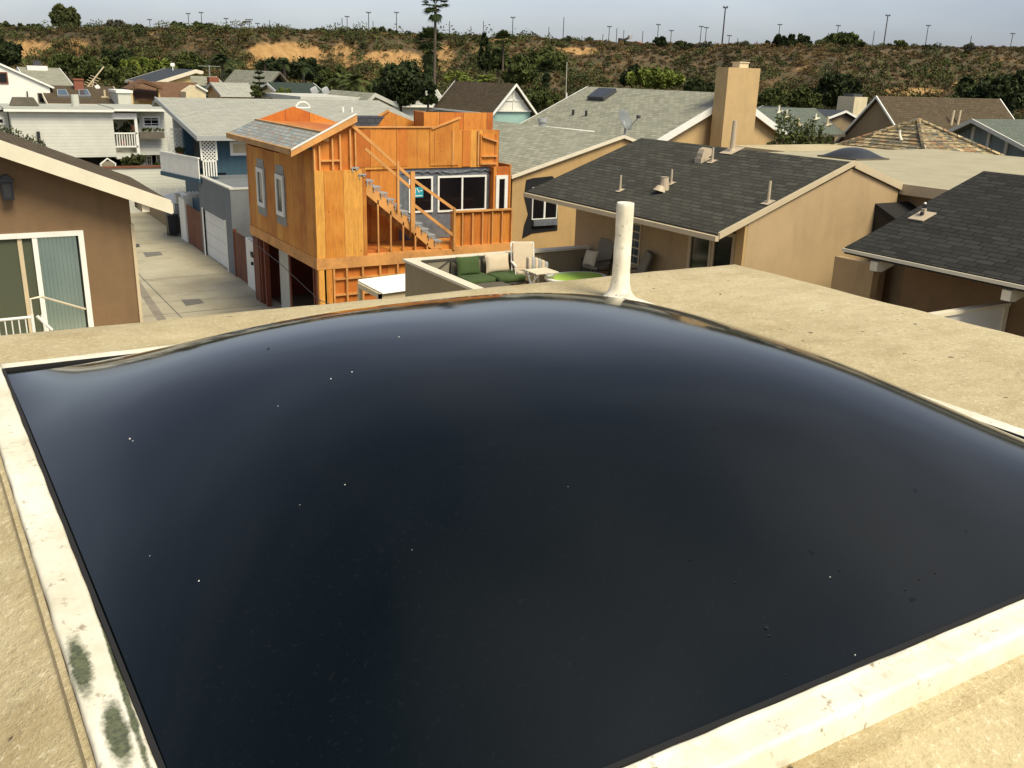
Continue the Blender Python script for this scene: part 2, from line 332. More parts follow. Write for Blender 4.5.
def gable_house(name, label, cat, axis, a, za, b, wall, roof, trim, wa=None, wb=None, th=.16, group=None, zb=0.0, fasc=.2, fasw=.05, eavetrim=True):
    """axis = direction of the ridge ('x' or 'y'). a=(eave,ridge,eave) across, za=their top heights, b=(start,end) roof along the ridge.
    wa=(w0,w1) walls across, wb=(s,e) walls along."""
    a0, ar, a1 = a; z0, zr, z1 = za; b0, b1 = b
    wa = wa or (a0+.5, a1-.5); wb = wb or (b0+.3, b1-.3)
    mid = (ar, (b0+b1)/2) if axis == 'y' else ((b0+b1)/2, ar)
    t = thing(name, (mid[0], mid[1], 0), label, cat, group)
    def top(q): return z0+(zr-z0)*(q-a0)/(ar-a0) if q <= ar else zr+(z1-zr)*(q-ar)/(a1-ar)
    MB().prism([(a0, z0), (ar, zr), (a1, z1), (a1, z1-th), (ar, zr-th), (a0, z0-th)], axis, b0, b1).build('roof', roof, t)
    pts = [(wa[0], zb), (wa[0], top(wa[0])-th-.01)]
    if wa[0] < ar < wa[1]: pts.append((ar, zr-th-.01))
    pts += [(wa[1], top(wa[1])-th-.01), (wa[1], zb)]
    MB().prism(pts, axis, wb[0], wb[1]).build('wall', wall, t)
    m = MB(); g = .012
    for e0, e1 in ((b0-fasw, b0-.003), (b1+.003, b1+fasw)):
        m.prism([(a0-.003, z0+g), (ar, zr+g), (ar, zr-fasc), (a0-.003, z0-fasc)], axis, e0, e1)
        m.prism([(ar+.002, zr+g), (a1+.003, z1+g), (a1+.003, z1-fasc), (ar+.002, zr-fasc)], axis, e0, e1)
    if eavetrim:
        for q, zq, sgn in ((a0, z0, -1), (a1, z1, 1)):
            lo, hi = sorted((q+sgn*.003, q+sgn*(fasw+.02)))
            m.prism([(lo, zq-.015), (hi, zq-.015), (hi, zq-fasc*.8), (lo, zq-fasc*.8)], axis, b0, b1)
    m.build('fascia', trim, t)
    return t, top

# roof vents / chimneys
def pipe_vent(par, p, h, r=.04, mat='beige_metal', name='vent_pipe', flash='beige_metal', lean=0):
    m = MB().tube([(p[0], p[1], p[2]-.1), (p[0], p[1], p[2]+.06), (p[0]+lean, p[1], p[2]+h)], [r*2.4, r*1.25, r], 10)
    m.add([(p[0]-r*4, p[1]-r*4, p[2]+.02-r*4*.36), (p[0]+r*4, p[1]-r*4, p[2]+.02+r*4*.36), (p[0]+r*4, p[1]+r*4, p[2]+.02+r*4*.36), (p[0]-r*4, p[1]+r*4, p[2]+.02-r*4*.36)], [(0, 1, 2, 3)]) if flash else None
    return m.build(name, mat, par)
def extra_mats():
    m, nt, b = new_mat('thin_glass')
    nt.nodes.remove(b); g = nt.nodes.new('ShaderNodeBsdfGlossy'); g.inputs['Roughness'].default_value = .03; t = nt.nodes.new('ShaderNodeBsdfTransparent'); t.inputs[0].default_value = (.93, .96, .93, 1)
    mx = nt.nodes.new('ShaderNodeMixShader'); fr = nt.nodes.new('ShaderNodeFresnel'); fr.inputs[0].default_value = 1.5
    L(nt, fr.outputs[0], mx.inputs[0]); L(nt, t.outputs[0], mx.inputs[1]); L(nt, g.outputs[0], mx.inputs[2]); L(nt, mx.outputs[0], nt.nodes['Material Output'].inputs[0])
    m, nt, b = new_mat('insect_screen')
    nt.nodes.remove(b); d = nt.nodes.new('ShaderNodeBsdfDiffuse'); d.inputs[0].default_value = (.10, .11, .07, 1); t = nt.nodes.new('ShaderNodeBsdfTransparent')
    mx = nt.nodes.new('ShaderNodeMixShader'); mx.inputs[0].default_value = .72
    L(nt, t.outputs[0], mx.inputs[1]); L(nt, d.outputs[0], mx.inputs[2]); L(nt, mx.outputs[0], nt.nodes['Material Output'].inputs[0])
    m_paint('blinds_lit', (.86, .96, .82), .6, .08); m_paint('roof_grey', (.40, .40, .33), .85, .15, 1); m_paint('dish_grey', (.19, .20, .19), .5); m_paint('curtain_dark', (.10, .12, .09), .9)
extra_mats()
m_shingle('roof_rust', (.13, .07, .04), (.19, .11, .065), .18, .3, .6); m_shingle('roof_darkgreen', (.03, .045, .035), (.055, .07, .055), .15, .3, .6)

m_paint('flat_pale', (.40, .35, .22), .9, .2, 1.2); m_paint('smoked_glass', (.035, .036, .036), .35, .3)
def m_tiles():
    m, nt, b = new_mat('roof_tiles'); tc = nt.nodes.new('ShaderNodeTexCoord')
    br = N(nt, 'ShaderNodeTexBrick', Scale=1.0); br.offset = .5; L(nt, tc.outputs['UV'], br.inputs['Vector'])
    br.inputs['Brick Width'].default_value = .36; br.inputs['Row Height'].default_value = .27; br.inputs['Mortar Size'].default_value = .02; br.inputs['Mortar'].default_value = (.0, .0, .0, 1)
    br.inputs['Color1'].default_value = (.05, .05, .05, 1); br.inputs['Color2'].default_value = (1, 1, 1, 1)
    r = nt.nodes.new('ShaderNodeValToRGB'); e = r.color_ramp.elements; e[0].position = 0; e[0].color = (.02, .016, .012, 1); e[1].position = 1; e[1].color = (.12, .11, .08, 1)
    for p, c in ((.08, (.10, .085, .05)), (.25, (.40, .30, .14)), (.42, (.22, .17, .085)), (.55, (.52, .40, .20)), (.68, (.31, .15, .06)), (.78, (.60, .47, .26)), (.9, (.17, .16, .11))): q = e.new(p); q.color = rgba(c)
    L(nt, br.outputs[0], r.inputs[0]); n = noise_t(nt, tc.outputs['UV'], 3, 4, .7)
    L(nt, mixc(nt, ramp(nt, n, .4, .7), r.outputs[0], mixc(nt, .6, r.outputs[0], (.12, .10, .06))), b.inputs['Base Color']); b.inputs['Roughness'].default_value = .85; bump(nt, b, n, .3, .02)
m_tiles()
m_paint('gutter_concrete', (.26, .22, .16), .9, .35, 1.5)
m_stucco('parapet_tan', (.32, .255, .14))
# ================================================================== our own flat roof, skylight and vent pipe
RZ = 7.35; CZ = 7.52; DX0, DX1, DY0, DY1 = .08, 1.84, .62, 2.36
def skew(x, y): return (DX1-x)/(DX1-DX0)*(.033-.062*(y-DY0)/(DY1-DY0))   # the old skylight is not quite square
def warp(m):
    m.v = [(p[0]+skew(p[0], p[1]), p[1], p[2]) for p in m.v]; return m
MOSS += [(.058-.96, 1.07-1.49, .011, .065), (.076-.96, .92-1.49, .012, .06), (.095-.96, 1.12-1.49, .004, .40)]
m_curb()
home = thing('flat_roof_house', (.9, 1.5, 0), 'building under the skylight with a flat gritty tan roof', 'house')
def roof_sheet():
    nx, ny = 110, 100; x = np.linspace(-6, 3.35, nx); y = np.linspace(-3.0, 3.42, ny)
    vs = []; fs = []
    for j in range(ny):
        for i in range(nx):
            e = 1.0
            z = RZ + .006*noise.noise(Vector((x[i]*1.7, y[j]*1.7, 3))) + .003*noise.noise(Vector((x[i]*7, y[j]*7, 5)))
            d = min(3.35-x[i], 3.42-y[j])
            if d < .12: z -= (.12-d)**2*1.2
            vs.append((x[i], y[j], z))
    for j in range(ny-1):
        for i in range(nx-1): fs.append((j*nx+i, j*nx+i+1, (j+1)*nx+i+1, (j+1)*nx+i))
    m = MB(); m.add(vs, fs); return m
roof_sheet().build('roof', 'roof_coat', home, smooth=True)
MB().box(-6, 3.33, -3, 3.40, RZ-.16, RZ-.03).build('roof_edge', 'roof_coat', home)
MB().box(-5.7, 3.1, -2.8, 3.2, 0, RZ-.162).build('wall', 'tan', home)

sky = thing('skylight', (.96, 1.49, RZ), 'big dark domed skylight on a dirty white curb', 'skylight')
def dome_z(x, y):
    u = (x-DX0)/(DX1-DX0); v = (y-DY0)/(DY1-DY0)
    f = (1-abs(2*u-1)**2.5)*(1-abs(2*v-1)**2.5)
    return CZ-.004+.22*max(f, 0)+.004*noise.noise(Vector((x*1.6, y*1.6, 9)))*min(1, 6*max(f, 0))
def dome():
    n = 150; vs = []; fs = []
    xs = [DX0+(DX1-DX0)*(.5-.5*math.cos(math.pi*i/(n-1))*(1 if True else 1)) for i in range(n)]; ys = [DY0+(DY1-DY0)*(.5-.5*math.cos(math.pi*i/(n-1))) for i in range(n)]
    for y in ys:
        for x in xs: vs.append((x, y, dome_z(x, y)))
    for j in range(n-1):
        for i in range(n-1): fs.append((j*n+i, j*n+i+1, (j+1)*n+i+1, (j+1)*n+i))
    return warp(MB().add(vs, fs))
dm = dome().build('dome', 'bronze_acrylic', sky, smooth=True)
def hit(u, v):
    r = ray(u, v); t = .5
    for k in range(4000):
        t += .0012; p = Vector((0, 0, H))+r*t; q = p.x-skew(p.x, p.y)
        if DX0 < q < DX1 and DY0 < p.y < DY1 and p.z < dome_z(q, p.y): return p
    return None
fl = MB()
for (u, v, s) in [(331,379,1.1),(352,372,1.1),(130,439,1.4),(133,441,.9),(345,485,1.2),(199,581,1.2),(150,556,.8),(300,505,.8),(568,487,.8),(830,577,.9),(855,655,1.1),(100,348,.8),(278,406,.7),(399,337,.9),(412,550,.7)]:
    p = hit(u, v)
    if p is None: continue
    r = .0009*s*(p-Vector((0, 0, H))).length
    vs = [p+Vector((rng.uniform(-1, 1)*r, rng.uniform(-1, 1)*r, r*.8)) for _ in range(3)]
    fl.add([p+Vector((r, 0, 0)), p+Vector((0, r*1.1, 0)), p+Vector((-r, .2*r, 0)), p+Vector((0, -r, 0)), p+Vector((0, 0, r))], [(0,1,4),(1,2,4),(2,3,4),(3,0,4)])
tag(fl.build('dust_specks', 'white', dm), kind='stuff')
dk_ = MB()
for (u, v, s) in [(766,628,3.2),(769,636,2.4),(840,571,1.6),(935,573,2),(735,583,1.5),(785,675,1.8),(268,349,2.2),(660,545,1),(905,590,1.6),(920,580,1.6),(690,560,1.3),(700,700,1.4),(545,640,1.2)]:
    p = hit(u, v)
    if p is None: continue
    r = .0010*s*(p-Vector((0, 0, H))).length
    dk_.add([p+Vector((r*rng.uniform(.6, 1.3)*math.cos(a), r*rng.uniform(.5, 1.2)*math.sin(a), .0012)) for a in np.linspace(0, 5.6, 7)], [tuple(range(7))])
tag(dk_.build('dirt_spots', 'paper_black', dm), kind='stuff')

def curb_side(p, q, nrm, w, h, seed, ext=0):
    """rounded, hand painted curb: p-q inner edge, nrm outward"""
    p = Vector(p); q = Vector(q); n = Vector(nrm); L_ = (q-p).length; k = int(L_/.012); vs = []; fs = []
    prof = [(0, -h*.5), (0.0, -.004), (.002, .001), (.006, .004), (.010, .0015), (w*.35, .001), (w*.6, .001), (w*.85, .001), (w-.003, .0005), (w-.0005, -.002), (w, -.008), (w+.001, -.03), (w+.002, -h)]
    m_ = len(prof)
    for i in range(k+1):
        t = i/k; c = p.lerp(q, t)
        for j, (a, z) in enumerate(prof):
            nz = noise.noise(Vector((c.x*9+seed, c.y*9, j*.9)))*.0012+noise.noise(Vector((c.x*45+seed, c.y*45, j*2)))*.0007
            ns = noise.noise(Vector((c.x*14+seed*3, c.y*14, 0)))*.0016
            vs.append(c+n*(a+(ns if j > 0 else ns))+Vector((0, 0, CZ+z+nz)))
    for i in range(k):
        for j in range(m_-1): fs.append((i*m_+j, i*m_+j+1, (i+1)*m_+j+1, (i+1)*m_+j))
    fs.append(tuple(range(m_))); fs.append(tuple(k*m_+j for j in range(m_))[::-1])
    return vs, fs
W = .052; cm = MB()
for (p, q, n_, sd) in [((DX0, DY0-W, 0), (DX0, DY1+W, 0), (-1, 0, 0), 1), ((DX0, DY0, 0), (DX1, DY0, 0), (0, -1, 0), 2), ((DX1, DY0-W, 0), (DX1, DY1+W, 0), (1, 0, 0), 3), ((DX0, DY1, 0), (DX1, DY1, 0), (0, 1, 0), 4)]:
    vs, fs = curb_side(p, q, n_, W, CZ-RZ+.01, sd); cm.add(vs, fs)
warp(cm).build('curb', 'curb_paint', sky, smooth=True)
gk = MB()   # dark weathered gasket where the dome meets the curb
g0, g1 = .001, .005
def wobble(pts):
    return pts
for (a, b_, c_, d_) in [(DX0-g0, DX0+g1, DY0, DY1), (DX1-g1, DX1+g0, DY0, DY1)]: gk.box(a, b_, c_, d_, CZ-.012, CZ+.0035)
for (a, b_, c_, d_) in [(DX0+g1, DX1-g1, DY0-g0, DY0+g1), (DX0+g1, DX1-g1, DY1-g1, DY1+g0)]: gk.box(a, b_, c_, d_, CZ-.012, CZ+.0035)
warp(gk).build('gasket', 'dark_void', sky)
ft = MB(); f0 = W+.16
def cant(side, prof, a, b):   # sloped, coated strip between curb and roof; prof = (distance out, height below curb top)
    lo = RZ-.03-CZ
    if side == 'w': ft.prism([(DX0-W-.001-d, CZ+h) for d, h in prof]+[(DX0-W-.001-prof[-1][0], CZ+lo), (DX0-W-.001, CZ+lo)], 'y', a, b)
    if side == 'e': ft.prism([(DX1+W+.001+d, CZ+h) for d, h in prof]+[(DX1+W+.001+prof[-1][0], CZ+lo), (DX1+W+.001, CZ+lo)], 'y', a, b)
    if side == 's': ft.prism([(DY0-W-.001-d, CZ+h) for d, h in prof]+[(DY0-W-.001-prof[-1][0], CZ+lo), (DY0-W-.001, CZ+lo)], 'x', a, b)
    if side == 'n': ft.prism([(DY1+W+.001+d, CZ+h) for d, h in prof]+[(DY1+W+.001+prof[-1][0], CZ+lo), (DY1+W+.001, CZ+lo)], 'x', a, b)
rl_ = RZ-CZ+.004
cant('w', [(0, -.012), (.008, -.014), (.010, -.028), (.06, -.05), (.30, rl_)], DY0-W-.2, DY1+W+.03)
cant('e', [(0, -.03), (.015, -.04), (.10, rl_)], DY0-W, DY1+W+.03)
cant('n', [(0, -.03), (.015, -.04), (.10, rl_)], DX0-W, DX1+W)
cant('s', [(0, -.036), (.016, -.037), (.019, -.06), (.06, -.078), (.22, rl_)], DX0-W-.0, DX1+W+.1)
warp(ft).build('base_flashing', 'roof_coat', sky)

vp = thing('vent_pipe', (2.29, 2.97, RZ), 'upright white painted vent pipe standing beyond the skylight', 'pipe')
prof = [(.085, -.01), (.072, .004), (.055, .02), (.044, .04), (.038, .07), (.0355, .1), (.0345, .2), (.0345, .3), (.0345, .385)]
def lathe(prof, c, n=24, wob=.0): 
    m = MB(); vs = []; fs = []; k = len(prof)
    for j, (r, z) in enumerate(prof):
        for i in range(n):
            a = 2*math.pi*i/n; rr = r*(1+wob*noise.noise(Vector((math.cos(a)*2, math.sin(a)*2, z*14))))
            vs.append((c[0]+rr*math.cos(a), c[1]+rr*math.sin(a), c[2]+z))
    for j in range(k-1):
        for i in range(n): fs.append((j*n+i, j*n+(i+1) % n, (j+1)*n+(i+1) % n, (j+1)*n+i))
    return m.add(vs, fs)
pr = []
for i in range(40):
    z = -.01+i*(.395/39); 
    for j in range(len(prof)-1):
        if prof[j][1] <= z <= prof[j+1][1]+1e-9:
            t = (z-prof[j][1])/(prof[j+1][1]-prof[j][1]); pr.append((prof[j][0]*(1-t)+prof[j+1][0]*t, z)); break
pr += [(.0315, .387), (.030, .37), (.029, .2)]
lathe(pr, (2.29, 2.97, RZ), 28, .07).build('pipe', 'curb_paint', vp, smooth=True)

# ================================================================== ground, alley
MB().add([(-500, -150, -.012), (1200, -150, -.012), (1200, 1500, -.012), (-500, 1500, -.012)], [(0, 1, 2, 3)]).build('ground', 'yard_ground')['kind'] = 'structure'
al = MB().box(2.9, 9.9, -6, 60, -.12, 0).build('alley', 'concrete'); al['kind'] = 'structure'
def strip(name, mat, pts, z=.004, w=None):
    o = MB().add([(p[0], p[1], z) for p in pts], [tuple(range(len(pts)))]).build(name, mat); o['kind'] = 'structure'; return o
strip('alley_gutter', 'gutter_concrete', [(5.35, 30), (5.65, 30), (7.0, 60), (6.75, 60)])
strip('alley_joint', 'asphalt_pale', [(6.25, 30), (6.29, 30), (6.2, 58), (6.16, 58)], .008)
for yy in (33.0, 39, 45, 51): strip('alley_joint', 'asphalt_pale', [(3, yy), (9.7, yy), (9.7, yy+.03), (3, yy+.03)], .008)
for i, (uvs, mt) in enumerate([([(181,300),(200,299),(204,303),(186,306)], 'asphalt_pale'), ([(143,252.5),(160,252),(163,255),(146,257)], 'asphalt_pale'), ([(135,244),(139,244),(140,247),(136,247.5)], 'asphalt')]):
    strip('alley_patch', mt, [PZ(u, v, 0) for u, v in uvs], .012)

# ================================================================== brown stucco house with the sliding door
bh = thing('stucco_house', (0, 21.5, 0), 'brown stucco house with sliding glass door and wide cream rake board', 'house')
sl = -.4133; zr_ = lambda x: 6.78+sl*(x-.94)
XL = -3.0
MB().prism([(XL-4, zr_(XL)-1.65), (XL, zr_(XL)), (3.84, zr_(3.84)), (3.84, zr_(3.84)-.12), (XL, zr_(XL)-.14), (XL-4, zr_(XL)-1.79)], 'y', 20.06, 24.6).build('roof', 'roof_brown', bh)
wt = lambda x: zr_(x)-.16
DXa, DXb, DZa, DZb = .05, 2.22, 2.86, 4.98
m = MB()
m.box(XL-3, DXa, 20.6, 20.8, 0, DZb); m.box(DXb, 3.15, 20.6, 20.8, 0, DZb); m.box(DXa, DXb, 20.6, 20.8, 0, DZa)
m.prism([(XL-3, DZb), (3.15, DZb), (3.15, wt(3.15)), (XL, wt(XL)), (XL-3, DZb+.3)], 'y', 20.6, 20.8)
m.box(3.0, 3.15, 20.8, 24.3, 0, wt(3.15)); m.box(XL-3, 3.0, 24.1, 24.3, 0, 5)
m.build('wall', 'brown_stucco', bh)
MB().prism([(XL, zr_(XL)+.01), (3.86, zr_(3.86)+.01), (3.86, zr_(3.86)-.27), (XL, zr_(XL)-.34)], 'y', 19.99, 20.05).build('rake_board', 'cream_paint', bh)
MB().box(3.845, 3.9, 20.06, 24.6, zr_(4)-.2, zr_(4)-.01).build('eave_fascia', 'cream_paint', bh)
MB().box(3.30, 3.44, 20.07, 20.9, 5.36, 5.56).build('roof_beam', 'cream_paint', bh)
MB().box(3.13, 3.19, 20.56, 20.66, 0, 5.05).build('corner_trim', 'buff_trim', bh)
# sliding door: frame, panels, glass, blinds behind
sd = MB()
sd.box(DXa, DXa+.07, 20.56, 20.7, DZa, DZb); sd.box(DXb-.1, DXb, 20.56, 20.7, DZa, DZb); sd.box(DXa+.07, DXb-.1, 20.56, 20.7, DZb-.1, DZb); sd.box(DXa+.07, DXb-.1, 20.56, 20.7, DZa, DZa+.08)
sd.box(1.28, 1.37, 20.57, 20.66, DZa+.08, DZb-.1)
sdo = sd.build('sliding_door', 'white', bh)
MB().box(1.02, 1.10, 20.60, 20.626, DZa+.08, DZb-.1).build('inner_stile', 'buff_trim', sdo)
bl = MB()
for i in range(30):
    x = DXa+.1+i*.073
    if x > DXb-.12: break
    bl.bar((x, 20.665, DZa), (x, 20.665, DZb-.06), .07, .005, up=(math.sin(.2), math.cos(.2), 0))
bl.build('blinds', 'blinds_lit', sdo)
MB().box(DXa, DXb, 20.79, 20.81, DZa, DZb).build('curtain_backing', 'curtain_dark', sdo)
MB().box(DXa+.07, 1.28, 20.628, 20.632, DZa+.08, DZb-.1).build('screen', 'insect_screen', sdo)
MB().add([(1.37, 20.6, DZa+.08), (DXb-.1, 20.6, DZa+.08), (DXb-.1, 20.6, DZb-.1), (1.37, 20.6, DZb-.1)], [(0, 1, 2, 3)]).build('pane', 'thin_glass', sdo)
# balcony rail
rl = thing('balcony_railing', (.6, 19.2, 2.9), 'low white metal railing in front of the sliding glass door', 'railing')
m = MB(); A = PY(-60, 326, 19.4); B = PY(32, 317, 19.4); C_ = PY(30, 299, 19.4); D_ = PY(85, 309, 20.5); 
m.tube([A, B], .028, 8); 
for i in range(14):
    q = A.lerp(B, i/13); m.tube([q, q-Vector((0, 0, .9))], .012, 6)
m.tube([B+Vector((0, 0, .05)), B-Vector((0, 0, .9))], .032, 8)
m.tube([PY(42, 315, 19.4), PY(47, 316, 19.4)-Vector((0, 0, .9))], .025, 8)
m.tube([PY(37, 316, 19.4), PY(52, 330, 19.4)], .03, 8)
m.build('guard_rail', 'white', rl)
MB().tube([C_-Vector((0, 0, .4)), C_, C_+Vector((.2, .1, .005)), D_], .022, 8).build('handrail', 'cream_paint', rl)
MB().box(-1, 2.9, 19.2, 20.55, 2.62, 2.84).build('deck', 'cream', rl)
ln = thing('porch_lantern', tuple(PY(7, 187, 20.6)), 'small black wall lantern under the cream rake board', 'lamp')
c = PY(7, 188, 20.45)
m = MB().box(c.x-.13, c.x+.13, c.y-.1, c.y+.1, c.z+.12, c.z+.16); m.prism([(c.x-.11, c.z+.16), (c.x+.11, c.z+.16), (c.x+.04, c.z+.25), (c.x-.04, c.z+.25)], 'y', c.y-.09, c.y+.09)
m.box(c.x-.1, c.x+.1, c.y-.08, c.y+.08, c.z-.22, c.z-.18)
for sx in (-1, 1):
    for sy in (-1, 1): m.box(c.x+sx*.09-.012, c.x+sx*.09+.012, c.y+sy*.07-.012, c.y+sy*.07+.012, c.z-.18, c.z+.12)
m.box(c.x-.03, c.x+.03, c.y+.08, 20.6, c.z-.1, c.z+.1); m.build('frame', 'black_plastic', ln)
MB().box(c.x-.075, c.x+.075, c.y-.055, c.y+.055, c.z-.178, c.z+.118).build('lamp_glass', 'smoked_glass', ln)

# ================================================================== tan house with the charcoal roof and patio deck
th_ = thing('tan_house', (15.5, 17.5, 0), 'tan stucco house with charcoal shingle roof beside the furnished patio', 'house')
RY0, RY1 = 13.96, 21.35
tz = lambda x: 5.3+(6.64-5.3)*(x-13.15)/(16.85-13.15)
tzr = lambda x: 6.64+(6.12-6.64)*(x-16.85)/(18.5-16.85)
MB().prism([(13.15, 5.3), (16.85, 6.64), (18.5, 6.12), (18.5, 6.02), (16.85, 6.52), (13.15, 5.18)], 'y', RY0+.04, RY1).build('roof', 'roof_charcoal', th_)
XW = 14.7
MB().prism([(13.95, 0), (13.95, tz(13.95)-.13), (16.85, 6.50), (18.48, 5.99), (18.48, 0)], 'y', 13.985, 14.3).build('wing_wall', 'tan', th_)
m = MB().prism([(XW, 0), (XW, tz(XW)-.13), (16.85, 6.50), (18.48, 5.99), (18.48, 0)], 'y', 14.301, RY1-.1); m.build('wall', 'tan', th_)
MB().box(13.88, 14.12, 13.99, 14.2, 2.0, tz(13.95)-.16).build('corner_pilaster', 'tan_light', th_)
m = MB(); m.prism([(13.14, 5.33), (16.85, 6.675), (16.85, 6.575), (13.14, 5.20)], 'y', RY0-.04, RY0+.02); m.prism([(16.853, 6.675), (18.52, 6.15), (18.52, 5.99), (16.853, 6.52)], 'y', RY0-.04, RY0+.02)
m.build('rake_trim', 'buff_trim', th_)
m = MB().box(13.05, 13.145, RY0-.02, RY1, 5.16, 5.26)
m.build('gutter', 'buff_trim', th_)
# doors facing the patio
for (ua, ub) in ((690, 714), (713.5, 737)):
    ya = PX(ub, 240, XW).y; yb = PX(ua, 240, XW).y
    window(th_, 'x', XW, ya, yb, 3.06, 5.05, fr='buff_trim', gl='glass_dark', name='patio_door', fw=.09)
ya = PX(642, 235, XW).y; yb = PX(627, 235, XW).y
wo = MB().box(XW-.05, XW+.02, ya, yb, 3.75, 5.0).build('glass_block_window', 'buff_trim', th_); gg = MB()
for i in range(3):
    for j in range(6):
        dy = (yb-ya-.06)/3; gg.box(XW-.062, XW-.051, ya+.045+i*dy, ya+.015+(i+1)*dy, 3.79+j*.2, 3.95+j*.2)
gg.build('pane', 'glass_blue', wo)
# vents on the roof
def rv(u, v, xx):  # point on near slope
    r = ray(u, v); k = (6.64-5.3)/(16.85-13.15); t = (5.3-k*13.15-H)/(r.z-k*r.x); return Vector((r.x*t, r.y*t, H+r.z*t))
for (u, v, h, r) in [(620, 191, .38, .022), (671, 184, .34, .022), (768, 203, .45, .028), (712, 162, .34, .025)]: pipe_vent(th_, rv(u, v, 0), h, r)
p = rv(664, 190, 0); m = MB(); m.tube([p, p+Vector((0, 0, .28)), p+Vector((0, 0, .30))], [.12, .09, .1], 12); m.tube([p+Vector((-.14, 0, -.03)), p+Vector((-.1, 0, .1))], [.16, .08], 10); m.build('flue_vent', 'beige_metal', th_)
p = rv(704, 160, 0); m = MB(); m.box(p.x-.2, p.x+.15, p.y-.12, p.y+.12, p.z-.08, p.z+.05)
hood = [(p.x-.16, p.z+.05), (p.x+.02, p.z+.05), (p.x+.14, p.z+.12), (p.x+.17, p.z+.2), (p.x+.12, p.z+.28), (p.x, p.z+.30), (p.x-.1, p.z+.26), (p.x-.15, p.z+.16)]
m.prism(hood, 'y', p.y-.1, p.y+.1); m.build('hood_vent', 'beige_metal', th_)
p = rv(732, 151, 0); pipe_vent(th_, p, .72, .055); 
# low end wall and skirt between the houses
MB().box(15.42, 15.6, 11.95, 12.93, 0, 4.88).build('side_wall', 'tan', th_)
# patio: building below, deck, parapets
PX0, PX1, PYa, PYb = 9.3, XW, 14.31, 20.45; DZ = 3.05; CPZ = 3.83
MB().box(PX0+.02, XW-.02, PYa, PYb+.1, 0, DZ).build('garage_wall', 'parapet_tan', th_)
m = MB().box(PX0, PX0+.16, PYa, PYb-.001, DZ-.4, CPZ); m.box(PX0, PX1-.01, PYb, PYb+.16, DZ-.4, CPZ)
m.build('parapet', 'parapet_tan', th_)
m = MB().box(PX0-.05, PX0+.21, PYa-.05, PYb-.06, CPZ+.002, CPZ+.06); m.box(PX0-.05, PX1-.02, PYb-.055, PYb+.21, CPZ+.002, CPZ+.06)
m.build('parapet_cap', 'cream_paint', th_)
MB().box(PX0+.17, XW-.01, PYa, PYb-.01, DZ+.001, DZ+.02).build('deck_floor', 'olive_tan', th_)
# ================================================================== patio furniture
def seat_sofa():
    t = thing('patio_sofa', (10.9, 19.85, DZ), 'dark framed patio sofa with green seat cushions along the parapet', 'sofa')
    m = MB(); x0, x1, y0, y1 = 9.62, 12.1, 19.42, 20.32; z = DZ+.02
    for x in (x0, 10.4, 11.25, x1):
        for y in (y0+.03, y1-.03): m.box(x-.025, x+.025, y-.025, y+.025, z, z+(.28 if y < y1-.1 else .82))
    m.box(x0, x1, y0, y1, z+.24, z+.28); m.build('frame', 'sling_dark', t)
    m = MB()
    for a in (x0, 10.4): 
        b_ = a+.78; yy = y1-.03
        m.bar((a, yy, z+.32), (b_, yy, z+.8), .03, .03); m.bar((a, yy, z+.8), (b_, yy, z+.32), .03, .03)
    m.box(x0, x1, y1-.05, y1-.01, z+.78, z+.82); m.box(x0, x1, y1-.05, y1-.01, z+.3, z+.33); m.build('cross_back', 'sling_dark', t)
    m = MB().box(x0+.06, 10.34, y1-.02, y1+.0, z+.34, z+.77); m.box(10.42, x1-.05, y1-.02, y1, z+.34, z+.77); m.build('backrest', 'sling', t)
    for xa, xb in ((x0+.02, 10.38), (10.42, 11.23), (11.27, x1-.02)): MB().cushion(((xa+xb)/2, (y0+y1)/2-.03, z+.36), xb-xa, .84, .16, pw=7).build('seat_cushion', 'cushion_green', t, True)
    return t
seat_sofa()
def pillow(name, label, c, sx, sz, mat, tilt=.25, yaw=0, th=.2):
    o = thing(name, c, label, 'cushion')
    ax = (Vector((math.cos(yaw), math.sin(yaw), 0)), Vector((-math.sin(yaw), math.cos(yaw), 0)), Vector((0, 0, 1)))
    y2 = (ax[1]*math.cos(tilt)-ax[2]*math.sin(tilt)); z2 = (ax[2]*math.cos(tilt)+ax[1]*math.sin(tilt))
    m = MB(); n = 14; vs = []; fs = []
    for side in (-1, 1):
        for j in range(n+1):
            for i in range(n+1):
                u = 2*i/n-1; v = 2*j/n-1; e = ((1-abs(u)**3.2)*(1-abs(v)**3.2))**.5
                pin = 1-.08*(1-abs(u)**2)*abs(v)**4; pin2 = 1-.08*(1-abs(v)**2)*abs(u)**4
                vs.append(Vector(c)+ax[0]*(u*sx/2*pin2)+z2*(v*sz/2*pin)+y2*(side*th/2*e))
    k = (n+1)**2
    for sidx in range(2):
        for j in range(n):
            for i in range(n): fs.append((sidx*k+j*(n+1)+i, sidx*k+j*(n+1)+i+1, sidx*k+(j+1)*(n+1)+i+1, sidx*k+(j+1)*(n+1)+i))
    m.add(vs, fs)
    o2 = m.build('cover', mat, o, True); return o
pillow('throw_pillow', 'plump square dark green pillow leaning on the sofa back', (10.76, 20.08, DZ+.66), .66, .48, 'cushion_green')
pillow('throw_pillow', 'plump square beige pillow leaning on the sofa back', (11.58, 20.08, DZ+.67), .70, .48, 'cushion_beige')

